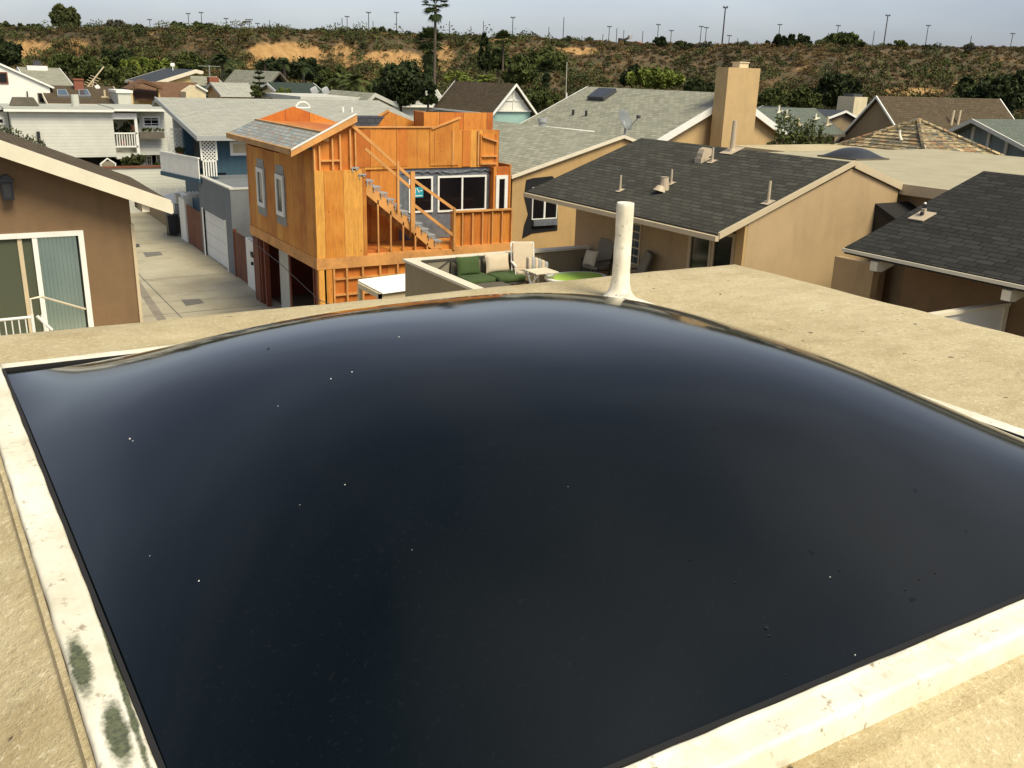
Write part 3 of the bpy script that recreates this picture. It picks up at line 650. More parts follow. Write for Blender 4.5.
def lounge_chair(loc, rz, label, fab, frame='sling_dark', high=.68):
    t = thing('patio_chair', (0, 0, 0), label, 'chair', 'high-backed sling chairs on the patio')
    m = MB(); w = .29
    m.tube([(-w, .25, .0), (-w, -.25, .0)], .018); m.tube([(w, .25, 0), (w, -.25, 0)], .018)
    for s in (-1, 1):
        m.tube([(s*w, -.25, .0), (s*w, -.27, .42)], .018); m.tube([(s*w, .22, 0), (s*w, .2, .42)], .018)
    m.tube([(-w, -.27, .42), (-w, .24, .38), (-w, .24+.25*high/.68, .42+high)], .02); m.tube([(w, -.27, .42), (w, .24, .38), (w, .24+.25*high/.68, .42+high)], .02)
    m.tube([(-w, .24+.25*high/.68, .42+high), (w, .24+.25*high/.68, .42+high)], .02); m.tube([(-w, -.27, .42), (w, -.27, .42)], .02)
    m.build('frame', frame, t)
    MB().cushion((0, -.02, .46), .54, .54, .1, pw=7).build('seat', fab, t, True)
    ax = (Vector((1, 0, 0)), Vector((0, .94, -.34)), Vector((0, .34, .94)))
    MB().cushion((0, .33, .45+high*.52), .54, .09, high, ax=ax, pw=7).build('backrest', fab, t, True)
    for s in (-1, 1):
        m = MB(); m.box(s*w-.03, s*w+.03, -.26, .32, .63, .66); m.tube([(s*w, -.24, .42), (s*w, -.24, .64)], .016); m.build('armrest', frame, t)
    t.location = loc; t.rotation_euler = (0, 0, rz); return t
ch = lounge_chair((14.28, 19.6, DZ+.02), -1.35, 'high-backed chair with a beige pillow in the patio corner', 'sling')
ch2 = lounge_chair((14.15, 18.0, DZ+.02), -2.0, 'olive sling chair turned sideways under the glass block window', 'sling')
ch3 = lounge_chair((12.2, 19.75, DZ+.02), -.35, 'pale beige lounge chair at the end of the green sofa', 'cushion_beige', 'white')
def small_pillow(loc, yaw, label, mat, s=.42, tilt=.35): return pillow('throw_pillow', label, loc, s, s, mat, tilt, yaw, .15)
small_pillow((14.05, 19.55, DZ+.72), -1.35, 'small beige pillow on the corner chair', 'cushion_beige')
# striped pillow and folded white X-legged stand piled by the beige chair
sp = thing('striped_pillow', (12.35, 19.35, DZ+.7), 'striped cream and grey pillow tossed on the beige lounge chair', 'cushion')
m = MB(); m2 = MB()
for i in range(6):
    (m if i % 2 == 0 else m2).cushion((12.1+i*.085, 19.42-.02*i, DZ+.72-.025*i), .1, .16, .46-.03*abs(i-2.5), pw=5, n=6)
m.build('cover', 'cushion_beige', sp, True); m2.build('stripes', 'galv', sp, True)
xs = thing('folding_table', (12.0, 18.9, DZ), 'white folding table frame with crossed legs beside the sofa', 'table')
for k, x in enumerate((11.85, 12.35)):
    m = MB(); m.bar((x, 18.7, DZ+.02), (x+.1, 19.25, DZ+.62), .04, .03); m.bar((x, 19.25, DZ+.02), (x+.1, 18.7, DZ+.62), .04, .03)
    m.build('leg', 'white', xs)
m = MB()
for i in range(5): m.box(11.85, 12.5, 18.68+i*.12, 18.77+i*.12, DZ+.62, DZ+.645)
m.build('tabletop', 'cream_paint', xs)
gt = thing('patio_table', (13.1, 18.8, DZ), 'round patio table with a lime green top and white rim', 'table')
def disc(c, rx, ry, z0, z1, n=40): return MB().prism([(c[0]+rx*math.cos(2*math.pi*i/n), c[1]+ry*math.sin(2*math.pi*i/n)) for i in range(n)], 'z', z0, z1)
disc((13.1, 18.8), .85, .6, DZ+.42, DZ+.455).build('rim', 'white', gt); disc((13.12, 18.8), .72, .48, DZ+.456, DZ+.462).build('tabletop', 'lime', gt)
for a in (.8, 2.3, 3.9, 5.5): MB().tube([(13.1+.5*math.cos(a), 18.8+.4*math.sin(a), DZ+.02), (13.1+.55*math.cos(a), 18.8+.42*math.sin(a), DZ+.42)], .025).build('leg', 'white', gt)
cs = thing('coffee_table', (10.7, 18.98, DZ), 'low grey slatted coffee table before the green sofa', 'table')
m = MB()
for i in range(5): m.box(10.3, 11.2, 18.72+i*.1, 18.8+i*.1, DZ+.38, DZ+.41)
m.build('tabletop', 'timber_grey', cs)
for x in (10.35, 11.15):
    for y in (18.76, 19.15): MB().box(x-.03, x+.03, y-.03, y+.03, DZ+.02, DZ+.38).build('leg', 'timber_grey', cs)

# ================================================================== orange plywood house under construction
oh = thing('plywood_house', (12.5, 30, 0), 'half-built house sheathed in bare orange plywood with an outside stair', 'house')
OX = 9.3; OY = 27.0; OE = 34.2
rk = lambda x: 5.93+.5*(x-8.65)
# storey wall facing the alley with two narrow windows
def wall_holes(face, p, th, a0, a1, z0, z1, holes):
    m = MB(); as_ = sorted({a0, a1, *[h[0] for h in holes], *[h[1] for h in holes]}); zs = sorted({z0, z1, *[h[2] for h in holes], *[h[3] for h in holes]})
    for i in range(len(as_)-1):
        for j in range(len(zs)-1):
            ca, cz = (as_[i]+as_[i+1])/2, (zs[j]+zs[j+1])/2
            if any(h[0] < ca < h[1] and h[2] < cz < h[3] for h in holes): continue
            if face == 'x': m.box(p, p+th, as_[i], as_[i+1], zs[j], zs[j+1])
            else: m.box(as_[i], as_[i+1], p, p+th, zs[j], zs[j+1])
    return m
WA = (32.12, 32.92, 3.62, 4.93); WB = (29.95, 30.75, 3.60, 4.92)
wall_holes('x', OX, .14, OY+.14, OE, 2.76, 5.92, [WA, WB]).build('plywood_wall', 'ply', oh)
for w_ in (WA, WB):
    wr = MB(); a0, a1, z0, z1 = w_
    for (b0, b1, c0, c1) in [(a0-.12, a0-.001, z0-.3, z1+.05), (a1+.001, a1+.12, z0-.3, z1+.05), (a0, a1, z1+.001, z1+.3), (a0, a1, z0-.3, z0-.001)]: wr.box(OX-.012, OX-.002, b0, b1, c0, c1)
    wr.build('flashing_wrap', 'wrap', oh)
    wd = window(oh, 'x', OX-.012, a0, a1, z0, z1, 'white', 'glass_dark', .14, proud=.05)
MB().box(OX-.03, OX+.1, OY+.14, OE, 2.42, 2.755).build('rim_beam', 'lumber', oh)
for y in (30.3, 31.9): MB().prism([(8.75, 5.75), (OX, 5.98), (OX, 5.6), (8.95, 5.68)], 'y', y, y+.14).build('rafter_tail', 'lumber_dark', oh)
# roof strip with shingles and the boarded rake
MB().prism([(8.66, 6.0), (9.6, 6.42), (9.6, 6.30), (8.66, 5.88)], 'y', OY-.08, OE-.2).build('roof', 'roof_shed', oh)
MB().prism([(8.58, 6.0), (8.64, 6.02), (8.64, 5.83), (8.58, 5.83)], 'y', OY-.14, OE-.2).build('eave_board', 'wood_fascia', oh)
MB().prism([(8.58, 5.95), (10.62, 6.97), (10.62, 6.76), (8.58, 5.78)], 'y', OY-.145, OY-.09).build('rake_board', 'lumber', oh)
MB().prism([(8.58, 5.955), (10.62, 6.975), (10.62, 7.0), (8.58, 5.985)], 'y', OY-.16, OY-.02).build('drip_edge', 'white', oh)
MB().box(9.61, 9.78, OY, OE-.2, 6.2, 6.47).build('ridge_beam', 'wood_fascia', oh)
m = MB().prism([(9.79, 6.3), (12.9, 6.3), (12.9, 6.36), (9.79, 6.42)], 'y', 28.52, OE); m.build('roof_deck', 'ply_red', oh)
MB().prism([(9.7, 6.1), (12.9, 6.1), (12.76, 6.32), (11.05, 6.90), (9.7, 6.43)], 'y', 34.0, 34.12).build('gable_wall', 'ply_red', oh)
# front wall
m = MB().box(OX+.001, 10.92, OY, OY+.13, 2.76, 5.36); m.build('plywood_panel', 'ply', oh)
MB().prism([(OX+.001, 5.361), (10.62, 5.361), (10.62, rk(10.62)-.1), (OX+.001, rk(OX)-.1)], 'y', OY+.1, OY+.14).build('plywood_panel', 'ply_red', oh)
m = MB()
for x in (OX, 9.46, 9.86, 10.1, 10.42, 10.58): m.prism([(x, 5.365), (x+.05, 5.365), (x+.05, rk(x+.05)-.27), (x, rk(x)-.27)], 'y', OY-.002, OY+.098)
m.box(9.52, 10.1, OY+.004, OY+.096, 5.62, 5.67); m.build('stud_frame', 'lumber', oh)
# bay above the door wall
BY = 28.35
bay = [(10.6, 5.22), (16.3, 5.22), (16.3, 6.42), (14.3, 6.42), (13.9, 6.50), (10.6, 6.50)]
MB().prism(bay, 'y', BY, BY+.14).build('plywood_wall', 'ply', oh)
MB().box(11.0, 12.9, BY-.012, BY-.002, 5.3, 6.44).build('plywood_panel', 'ply_red', oh)
m = MB().box(10.6, 13.9, BY-.05, BY+.16, 6.502, 6.54); m.build('top_plate', 'lumber', oh)
MB().bar((13.75, BY-.05, 6.47), (14.8, BY-.05, 6.83), .06, .05).build('rake_trim', 'lumber', oh)
MB().prism([(13.7, 6.5), (14.75, 6.86), (14.75, 5.3), (13.7, 5.3)], 'y', BY-.03, BY-.013).build('plywood_panel', 'ply', oh)
for x in (14.5, 15.45): MB().box(x, x+.06, BY-.06, BY-.031, 5.3, 6.42).build('stud', 'lumber', oh)
MB().box(14.9, 15.2, BY-.028, BY-.003, 5.25, 6.42).build('plywood_panel', 'ply_red', oh)
MB().prism([(12.0, 6.4), (14.5, 6.4), (12.95, 6.95)], 'y', 30.0, 30.1).build('gable_wall', 'ply', oh)
MB().bar((12.0, 29.97, 6.45), (12.97, 29.97, 6.97), .06, .07).build('rake_trim', 'lumber', oh)
MB().prism([(10.7, 6.36), (11.7, 6.80), (12.5, 6.80), (12.1, 6.36)], 'y', 29.2, 29.9).build('roofing_paper', 'roof_slatey', oh)
m = wall_holes('y', 28.9, .12, 13.75, 16.35, 5.3, 6.96, []); m.box(13.75, 13.87, 29.03, 29.7, 5.3, 6.97); m.box(16.23, 16.35, 29.03, 29.7, 5.3, 6.9); m.box(13.88, 16.22, 29.6, 29.7, 5.3, 6.9)
m.build('upper_wall', 'ply_red', oh)
MB().box(13.88, 16.22, 29.03, 29.59, 6.6, 6.7).build('roof_deck', 'roof_slatey', oh)
m = MB().box(15.62, 16.2, BY-.02, BY-.002, 5.35, 6.3); m.box(15.55, 15.61, BY-.06, BY-.002, 5.3, 6.3); m.build('plywood_panel', 'ply_red', oh)
m = MB().prism([(15.6, 6.25), (16.2, 6.08), (16.2, 6.02), (15.6, 6.19)], 'y', BY-.12, BY-.021); m.box(15.6, 16.2, BY-.1, BY-.021, 5.55, 5.6); m.box(15.6, 16.2, BY-.1, BY-.021, 5.3, 5.35); m.build('blocking', 'lumber', oh)
# window wall behind the stair
BW = 28.4
m = wall_holes('y', BW, .12, 12.6, 15.98, 2.9, 5.215, [(12.95, 13.82, 3.78, 4.95), (14.0, 15.85, 3.76, 4.95)]); m.build('wrapped_wall', 'wrap', oh)
crk = MB()
for k in range(9):
    x = 12.7+k*.36; crk.tube([(x, BW-.02, 5.05+.05*math.sin(k*2)), (x+.2, BW-.035, 5.1+.04*math.sin(k)), (x+.4, BW-.02, 5.03+.05*math.cos(k))], [.01, .03, .01], 6)
crk.build('wrap_folds', 'wrap', oh, True)
w1 = window(oh, 'y', BW, 12.95, 13.82, 3.78, 4.95, 'white', 'glass_dark', .06, name='window')
w2 = window(oh, 'y', BW, 14.0, 15.85, 3.76, 4.95, 'white', 'glass_dark', .06, 2, 1, name='window', mw=.06)
st = PY(452, 193, BW-.02)
stk = MB().box(13.12, 13.48, BW-.020, BW-.014, 4.28, 4.62).build('sticker', 'sticker_teal', w1)
m = MB(); m.box(13.16, 13.2, BW-.024, BW-.0205, 4.4, 4.58); m.bar((13.24, BW-.022, 4.58), (13.34, BW-.022, 4.44), .004, .03, (0, 0, 1)); m.box(13.36, 13.44, BW-.024, BW-.0205, 4.48, 4.51); m.box(13.16, 13.44, BW-.024, BW-.0205, 4.32, 4.35); m.build('print', 'white', stk)
window(oh, 'y', BW-.3, 16.06, 16.52, 3.1, 4.95, 'white', 'glass_dark', .12, name='window')
m = wall_holes('y', BW-.3, .2, 15.98, 16.59, 2.9, 5.22, [(16.06, 16.52, 3.1, 4.95)]); m.build('plywood_panel', 'ply_red', oh)
MB().box(16.60, 16.66, OY+1.1, 33, 0, 5.3).build('plywood_wall', 'ply', oh)
# floor band, deck railing
MB().box(OX-.03, 16.15, OY-.03, OY+.138, 2.42, 2.755).build('rim_beam', 'lumber', oh)
MB().box(OX+.15, 16.1, OY+.145, OE-.1, 2.56, 2.88).build('floor', 'ply_red', oh)
MB().box(13.84, 16.1, OY+.07, OY+.1, 2.76, 3.93).build('plywood_panel', 'ply_red', oh)
m = MB()
for i in range(7): m.box(13.84+i*.37, 13.88+i*.37, OY-.02, OY+.068, 2.84, 3.9)
m.box(13.84, 16.1, OY-.02, OY+.068, 2.757, 2.838); m.box(13.84, 16.1, OY-.03, OY+.12, 3.932, 3.98); m.build('railing', 'lumber', oh)
# stair
sx0, sz0, sx1, sz1 = 10.45, 5.50, 13.45, 2.95
sg = (sz1-sz0)/(sx1-sx0)
for yy in (OY+.02, 28.15):
    MB().prism([(sx0, sz0-.08), (sx1+.1, sz1-.14), (sx1-.32, sz1-.14), (sx0-.02, sz0-.48)], 'y', yy, yy+.06).build('stringer', 'lumber', oh)
st = MB(); n = 13
for i in range(n):
    x = sx0+(sx1-sx0)*(i+.5)/n; z = sz0+(sz1-sz0)*(i+.5)/n
    st.box(x-.125, x+.125, OY-.04, 28.2, z, z+.04)
st.build('tread', 'galv', oh)
br = MB()
for i in range(n):
    x = sx0+(sx1-sx0)*(i+.5)/n; z = sz0+(sz1-sz0)*(i+.5)/n
    br.box(x-.1, x-.07, OY-.03, OY+.0, z-.11, z-.002); br.box(x+.02, x+.08, OY-.03, OY+.0, z-.05, z-.002)
br.build('tread_bracket', 'galv', oh)
# framed wall below the stair
m = MB()
for x in (11.28, 11.7, 12.12, 12.54, 12.96):
    zt = sz0-.42+sg*(x-sx0); 
    if zt > 2.85: m.box(x, x+.045, OY+.02, OY+.08, 2.757, zt+.06)
m.box(10.93, 13.4, OY+.015, OY+.1, 2.757, 2.80); m.build('stud_frame', 'lumber', oh)
MB().box(10.93, 12.6, BW, BW+.1, 2.9, 5.215).build('plywood_panel', 'ply_red', oh)
m = MB()
def rail(a, b, w=.09, h=.045): m.bar(a, b, h, w)
rail((10.35, OY-.03, 6.78), (12.42, OY-.03, 5.05)); rail((12.42, OY-.03, 5.05), (13.95, OY-.03, 4.02))
rail((10.9, OY-.02, 5.98), (12.42, OY-.02, 4.75)); rail((12.42, OY-.03, 4.3), (13.9, OY-.03, 3.2))
m.build('handrail', 'lumber', oh)
for (x, za, zb_) in ((12.36, 3.4, 5.28), (13.86, 2.757, 4.1), (11.9, 4.1, 5.6)): MB().box(x, x+(.14 if x > 12 and x < 13 else .07), OY-.09, OY-.032, za, zb_).build('post', 'lumber', oh)
# ground storey: open garage, framed front
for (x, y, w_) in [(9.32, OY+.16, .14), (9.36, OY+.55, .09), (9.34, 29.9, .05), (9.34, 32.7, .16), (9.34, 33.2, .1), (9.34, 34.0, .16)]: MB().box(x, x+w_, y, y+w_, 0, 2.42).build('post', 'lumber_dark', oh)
MB().box(9.31, 9.6, 33.4, 33.9, 0, 2.4).build('plywood_panel', 'fence_brown', oh)
MB().box(9.7, 9.76, 31.2, 32.2, 0, 2.2).build('garage_panel', 'pale_grey', oh)
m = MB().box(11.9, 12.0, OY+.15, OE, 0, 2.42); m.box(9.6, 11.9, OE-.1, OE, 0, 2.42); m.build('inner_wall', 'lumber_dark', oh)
MB().box(9.75, 16.1, OY+.1, OY+.14, 0, 2.42).build('plywood_panel', 'ply_red', oh)
m = MB()
for x in (9.5, 9.78, 10.2, 10.72, 11.3, 11.9, 12.5, 13.1, 13.7): m.box(x, x+.06, OY-.02, OY+.098, 0, 2.41)
for z in (1.55, 2.05): m.box(9.84, 13.7, OY+.02, OY+.09, z, z+.06)
m.build('stud_frame', 'lumber', oh)
MB().box(9.32, 9.75, OY-.02, OY+.14, 0, 2.41).build('corner_panel', 'ply', oh)
hw = MB().tube([(9.2, 34.2, 2.25), (9.22, 30.5, 1.98), (9.3, 27, 1.5), (9.7, 26.4, 1.35)], .012, 5).build('temporary_cable', 'dark_metal', oh)
# slanted canopy and meters in front
cn = thing('patio_canopy', (10.3, 23.8, 0), 'small white corrugated canopy roof at the foot of the plywood house', 'canopy')
m = MB(); nn = 26; vs = []; fs = []
ya, yb, xa, xb = 23.1, 24.9, 9.75, 11.3
for i in range(nn*2+1):
    y = ya+(yb-ya)*i/(nn*2); dz = .05 if i % 2 else 0
    vs += [(xa, y, 2.46+dz), (xb, y, 2.52+dz)]
for i in range(nn*2): fs.append((2*i, 2*i+1, 2*i+3, 2*i+2))
m.add(vs, fs); ro = m.build('corrugated_sheet', 'white', cn); md = ro.modifiers.new('thick', 'SOLIDIFY'); md.thickness = .02
m = MB().box(9.7, 9.78, ya+.1, yb-.1, 2.3, 2.44); m.box(9.7, 11.4, ya+.1, ya+.18, 2.3, 2.45); m.build('beam', 'cream', cn)
for y in (ya+.1, yb-.2): MB().box(9.7, 9.8, y, y+.1, 0, 2.3).build('post', 'cream', cn)
um = thing('utility_box', (9.55, 26.3, 0), 'small pale meter boxes by the plywood house corner post', 'meter box')
for (x, y, z, s) in ((9.45, 26.4, 1.0, .28), (9.75, 26.2, 1.05, .3), (10.05, 26.3, 1.1, .24)): MB().box(x, x+s, y, y+.2, z-.3, z+.25).build('enclosure', 'cream_paint', um)
MB().box(9.4, 10.4, 26.42, 26.5, 0, .9).build('backboard', 'timber_grey', um)
# ================================================================== far side of the alley: gates, fences, garage, blue house
GX = 9.72
gf = thing('wood_fence', (GX, 37.4, 0), 'reddish brown board fence between grey garage and white gate', 'fence')
def boards(par, x, y0, y1, z1, mat='fence_brown', w=.14):
    m = MB(); n = int((y1-y0)/w)
    for i in range(n): m.box(x, x+.03, y0+i*w, y0+(i+1)*w-.012, .03, z1+rng.uniform(-.012, .012))
    m.build('boards', mat, par); MB().box(x+.031, x+.09, y0, y1, .3, .4).build('rail', mat, par)
boards(gf, GX, 36.45, 38.3, 1.88); MB().box(GX-.03, GX+.1, 38.22, 38.32, 0, 1.95).build('post', 'lumber_dark', gf)
gf2 = thing('wood_fence', (GX, 45.4, 0), 'brown board fence between white gatepost and grey garage', 'fence')
boards(gf2, GX, 43.98, 47.0, 1.85)
gt_ = thing('gate', (GX, 35.3, 0), 'white painted wall and pale slatted side gate with black latch', 'gate')
MB().box(GX-.05, GX+.1, 35.4, 36.4, 0, 1.92).build('gate_wall', 'white_wall', gt_)
m = MB()
for i in range(8): m.box(GX, GX+.04, 34.2+i*.145, 34.335+i*.145, .1, 1.75)
m.build('gate_leaf', 'pale_grey', gt_)
m = MB().box(GX-.02, GX+.07, 34.12, 34.2, 0, 1.9); m.box(GX-.02, GX+.07, 35.3, 35.39, 0, 1.9); m.box(GX-.02, GX+.07, 34.2, 35.3, 1.76, 1.9); m.build('gate_frame', 'white', gt_)
m = MB().box(GX-.1, GX-.02, 35.35, 35.65, 1.3, 1.4); m.box(GX-.14, GX-.04, 35.42, 35.5, 1.0, 1.12); m.box(GX-.12, GX-.05, 35.4, 35.6, 1.42, 1.5); m.build('latch', 'black_plastic', gt_)
MB().box(GX+.1, GX+1.6, 35.2, 36.4, 1.7, 1.78).build('gate_roof', 'pale_grey', gt_)
gp = thing('gatepost', (GX, 47.8, 0), 'thick white gatepost with lamp cap at the brown fence', 'gatepost')
MB().box(GX-.05, GX+.35, 47.05, 48.3, 0, 2.05).build('pillar', 'white_wall', gp)
m = MB().box(GX-.1, GX+2.2, 46.95, 47.1, 2.15, 2.24)
for i in range(12): m.box(GX+.1+i*.17, GX+.16+i*.17, 46.9, 48.2, 2.24, 2.3)
m.build('trellis_top', 'white', gp)
MB().box(GX-.12, GX+.1, 48.5, 48.9, 1.75, 2.15).build('lamp', 'pale_grey', gp)
tb = thing('trash_bin', (9.5, 49.2, 0), 'black wheeled trash bin standing against the alley fence', 'trash bin')
m = MB(); a = [(-.27, -.27), (.27, -.27), (.27, .27), (-.27, .27)]; vs = [(9.45+x*.8, 49.2+y*.8*1.2, .08) for x, y in a]+[(9.45+x, 49.2+y*1.2, 1.05) for x, y in a]
m.add(vs, [(3,2,1,0),(4,5,6,7),(0,1,5,4),(1,2,6,5),(2,3,7,6),(3,0,4,7)]); m.build('body', 'black_plastic', tb)
m = MB().prism([(48.84, 1.055), (49.56, 1.055), (49.5, 1.13), (48.9, 1.13)], 'x', 9.15, 9.75); m.build('lid', 'black_plastic', tb)
for x in (9.22, 9.62): MB().tube([(x, 49.46, .1), (x+.06, 49.46, .1)], .1, 12).build('wheel', 'black_plastic', tb)
lw = thing('garden_wall', (9.9, 54, 0), 'low olive stucco wall along the far end of the alley', 'wall')
MB().box(9.75, 9.95, 49.7, 58, 0, .85).build('wall', 'olive_tan', lw); MB().box(9.7, 10, 49.7, 58, .852, .92).build('cap', 'cream_paint', lw)
sh = thing('garden_hut', (10.8, 52.5, 0), 'small grey canvas-topped shed beyond the black bin', 'shed')
MB().box(10.1, 12.2, 51.5, 54.5, 0, 1.3).build('wall', 'pale_grey', sh); MB().prism([(10.0, 1.3), (11.1, 1.55), (12.3, 1.3)], 'y', 51.4, 54.6).build('roof', 'white_wall', sh)

ga = thing('garage', (11.5, 41.2, 0), 'flat-topped grey stucco garage with a white roll-up door', 'garage')
wall_holes('x', 9.7, .16, 38.4, 43.9, 0, 3.5, [(39.45, 43.35, 0, 2.1)]).build('wall', 'grey_stucco', ga)
MB().box(9.86, 15.2, 38.4, 38.55, 0, 3.5).build('wall', 'grey_stucco', ga); MB().box(9.86, 15.2, 43.75, 43.9, 0, 3.5).build('wall', 'grey_stucco', ga)
m = MB().box(9.68, 9.9, 38.38, 43.92, 3.502, 3.56); m.box(9.901, 15.2, 38.38, 38.6, 3.502, 3.56); m.build('coping', 'pale_grey', ga)
MB().box(9.86, 15.2, 38.56, 43.74, 3.3, 3.36).build('roof', 'grey_stucco', ga)
MB().box(9.78, 9.82, 39.45, 43.35, 0.02, 2.1).build('garage_door', 'garage_panels', ga)
m = MB().box(9.66, 9.76, 39.36, 39.45, 0, 2.16); m.box(9.66, 9.76, 43.35, 43.44, 0, 2.16); m.build('door_trim', 'white', ga)

bl_ = thing('blue_house', (17, 47, 0), 'dark blue board-sided house with long pale grey shingle roof', 'house')
MB().prism([(43.2, 5.27), (51.8, 6.6), (53.0, 6.3), (53.0, 6.1), (51.8, 6.46), (43.2, 5.12)], 'x', 9.68, 21.8).build('roof', 'roof_bluegrey', bl_)
m = MB().prism([(43.18, 5.29), (51.8, 6.63), (51.8, 6.42), (43.18, 5.08)], 'x', 9.6, 9.675); m.prism([(43.12, 5.27), (43.195, 5.27), (43.195, 5.07), (43.12, 5.07)], 'x', 9.62, 21.8); m.build('fascia', 'galv', bl_)
MB().prism([(44.0, 0), (44.0, 5.2), (51.8, 6.42), (52.8, 6.0), (52.8, 0)], 'x', 11.0, 21.4).build('wall', 'blue_siding', bl_)
window(bl_, 'y', 44.0, PY(230, 150, 44).x, PY(262, 150, 44).x, 4.35, 4.98, 'white', 'cream', .12)
MB().box(10.1, 11.0, 43.98, 44.2, 3.6, 5.15).build('porch_wall', 'blue_siding', bl_)
def lattice(par, x0, x1, y, z0, z1, st=.16, solid=False):
    m = MB(); w = x1-x0; h = z1-z0; k = int((w+h)/st)
    for i in range(1, k+1):
        d = i*st
        a = (x0+max(0, d-h), z0+min(d, h)); b = (x0+min(d, w), z0+max(0, d-w))
        if abs(a[0]-b[0]) > .02: m.bar((a[0], y, a[1]), (b[0], y, b[1]), .012, .04, (0, 1, 0) if False else (0, 0, 1))
        a = (x1-max(0, d-h), z0+min(d, h)); b = (x1-min(d, w), z0+max(0, d-w))
        if abs(a[0]-b[0]) > .02: m.bar((a[0], y+.015, a[1]), (b[0], y+.015, b[1]), .012, .04)
    m.box(x0-.06, x0, y-.02, y+.04, z0, z1); m.box(x1, x1+.06, y-.02, y+.04, z0, z1); m.box(x0, x1, y-.02, y+.04, z1, z1+.06); m.box(x0, x1, y-.02, y+.04, z0-.06, z0)
    return m.build('lattice', 'white', par)
xa, xb = PY(202, 155, 43.5).x, PY(216, 155, 43.5).x
lattice(bl_, xa, xb, 43.5, 4.2, 5.12)
m = MB(); 
for i in range(6): m.box(xa+i*(xb-xa-.06)/5, xa+i*(xb-xa-.06)/5+.06, 43.48, 43.53, 3.5, 4.13)
m.build('balusters', 'white', bl_)
xa, xb = PY(169, 140, 48).x, PY(184, 140, 48).x
lattice(bl_, xa, xb, 48, 4.0, 5.25, .2)
MB().box(PY(184, 140, 47.6).x, PY(193, 140, 47.6).x, 47.6, 47.9, 3.4, 5.9).build('corner_post', 'blue_siding', bl_)
MB().prism([(9.7, 48.2), (11.0, 48.2), (11.0, 48.4), (9.7, 48.4)], 'z', 3.4, 5.9).build('side_wall', 'pale_grey', bl_)
# angled balcony with vertical white boards
A = PZ(160, 152, 4.3); B = PZ(200, 160, 4.3); B = Vector((9.62, 43.1, 4.3))
m = MB(); n = 17
for i in range(n):
    p = A.lerp(B, i/n); q = A.lerp(B, (i+.86)/n); m.bar(p-Vector((0, 0, .43)), q-Vector((0, 0, .43)), .04, .86)
m.build('balcony_boards', 'white', bl_)
m = MB().bar(A+Vector((0, 0, .03)), B+Vector((0, 0, .03)), .1, .06); m.build('balcony_cap', 'white', bl_)
m = MB().bar(A-Vector((0, 0, .96)), B-Vector((0, 0, .96)), .14, .18); m.build('balcony_beam', 'blue_siding', bl_)
MB().add([(A.x, A.y, 3.42), (B.x, B.y, 3.42), (11, 44, 3.42), (11, 48, 3.42), (A.x+.3, A.y+.3, 3.42), (A.x, A.y, 3.3), (B.x, B.y, 3.3), (11, 44, 3.3), (11, 48, 3.3), (A.x+.3, A.y+.3, 3.3)], [(0,1,2,3,4),(9,8,7,6,5),(0,5,6,1),(1,6,7,2),(2,7,8,3),(3,8,9,4),(4,9,5,0)]).build('balcony_floor', 'blue_siding', bl_)
MB().box(10.4, 10.6, 44.2, 44.4, 0, 3.3).build('post', 'blue_siding', bl_)
pipes = [(297, 104), (339, 107), (351, 108)]
r = ray(303, 109); k_ = (6.6-5.27)/(51.8-43.2); s = (5.27-k_*43.2-H)/(r.z-k_*r.y); c = Vector((r.x*s, r.y*s, H+r.z*s))
m = MB(); pts = [(c.x+.36*math.cos(a), c.y, c.z+.05+.3*math.sin(a)) for a in np.linspace(0, math.pi, 12)]; m.tube(pts, .045, 6); m.tube([pts[0], pts[-1]], .045, 6); m.build('eyebrow_vent', 'white', bl_)
for u in (343, 352): p = PY(u, 114, 48.5); MB().tube([p-Vector((0, 0, .3)), p+Vector((0, 0, .35))], .06).box(p.x-.3, p.x+.3, p.y-.3, p.y+.3, p.z-.26, p.z-.18).build('roof_vent', 'white', bl_)

# ================================================================== white building across the end of the alley
wb = thing('white_building', (7, 62, 0), 'long white flat-roofed building with plant-filled balcony closing the alley', 'house')
WY = 60.0
xa = PY(11, 120, WY).x; xb = PY(113, 120, WY).x; xc = PY(136, 120, WY).x; xd = PY(167, 120, WY).x
MB().box(xa, xb, WY, 66, 2.98, 5.5).build('wall', 'white_siding', wb)
MB().box(-3, xa-.05, WY+1.5, 66, 0, 5.4).build('wall', 'white_siding', wb)
window(wb, 'y', WY+1.5, PY(-4, 120, 61.5).x, PY(5, 120, 61.5).x, PY(2, 125, 61.5).z, PY(2, 117, 61.5).z, 'white', 'glass_dark', .12)
m = MB().box(xa-.3, xb+.05, WY-.3, 66, 5.52, 5.68); m.box(-3, xa-.31, WY+1.2, 66, 5.52, 5.64); m.box(xb+.06, xd+.1, WY-.3, 66, 5.60, 5.72); m.build('flat_roof', 'roof_grey', wb); MB().box(xd+.001, xd+1.4, WY+1.5, 66, 0, 5.5).build('side_wall', 'white_siding', wb)
m = MB().box(xa-.32, xb+.05, WY-.36, WY-.301, 5.5, 5.62); m.box(xb+.051, xd+.12, WY-.36, WY-.301, 5.56, 5.68); m.build('gutter', 'white', wb)
MB().box(xb+.001, xd, WY+1.6, 66, 2.4, 5.59).build('wall', 'white_siding', wb)
MB().box(xc, xd, WY+.7, WY+1.59, 3.0, 5.59).build('bay_wall', 'white_siding', wb)
window(wb, 'y', WY+.7, PY(142, 120, WY+.7).x, PY(160, 120, WY+.7).x, PY(150, 127.5, WY+.7).z, PY(150, 116, WY+.7).z, 'white', 'glass_dark', .12, 2, 3)
pz0, pz1 = PY(125, 146, WY).z, PY(125, 134, WY).z
m = MB()
for i in range(9): x = xb+.1+i*(xc-xb-.1)/8.5; m.box(x, x+.05, WY, WY+.04, pz0, pz1)
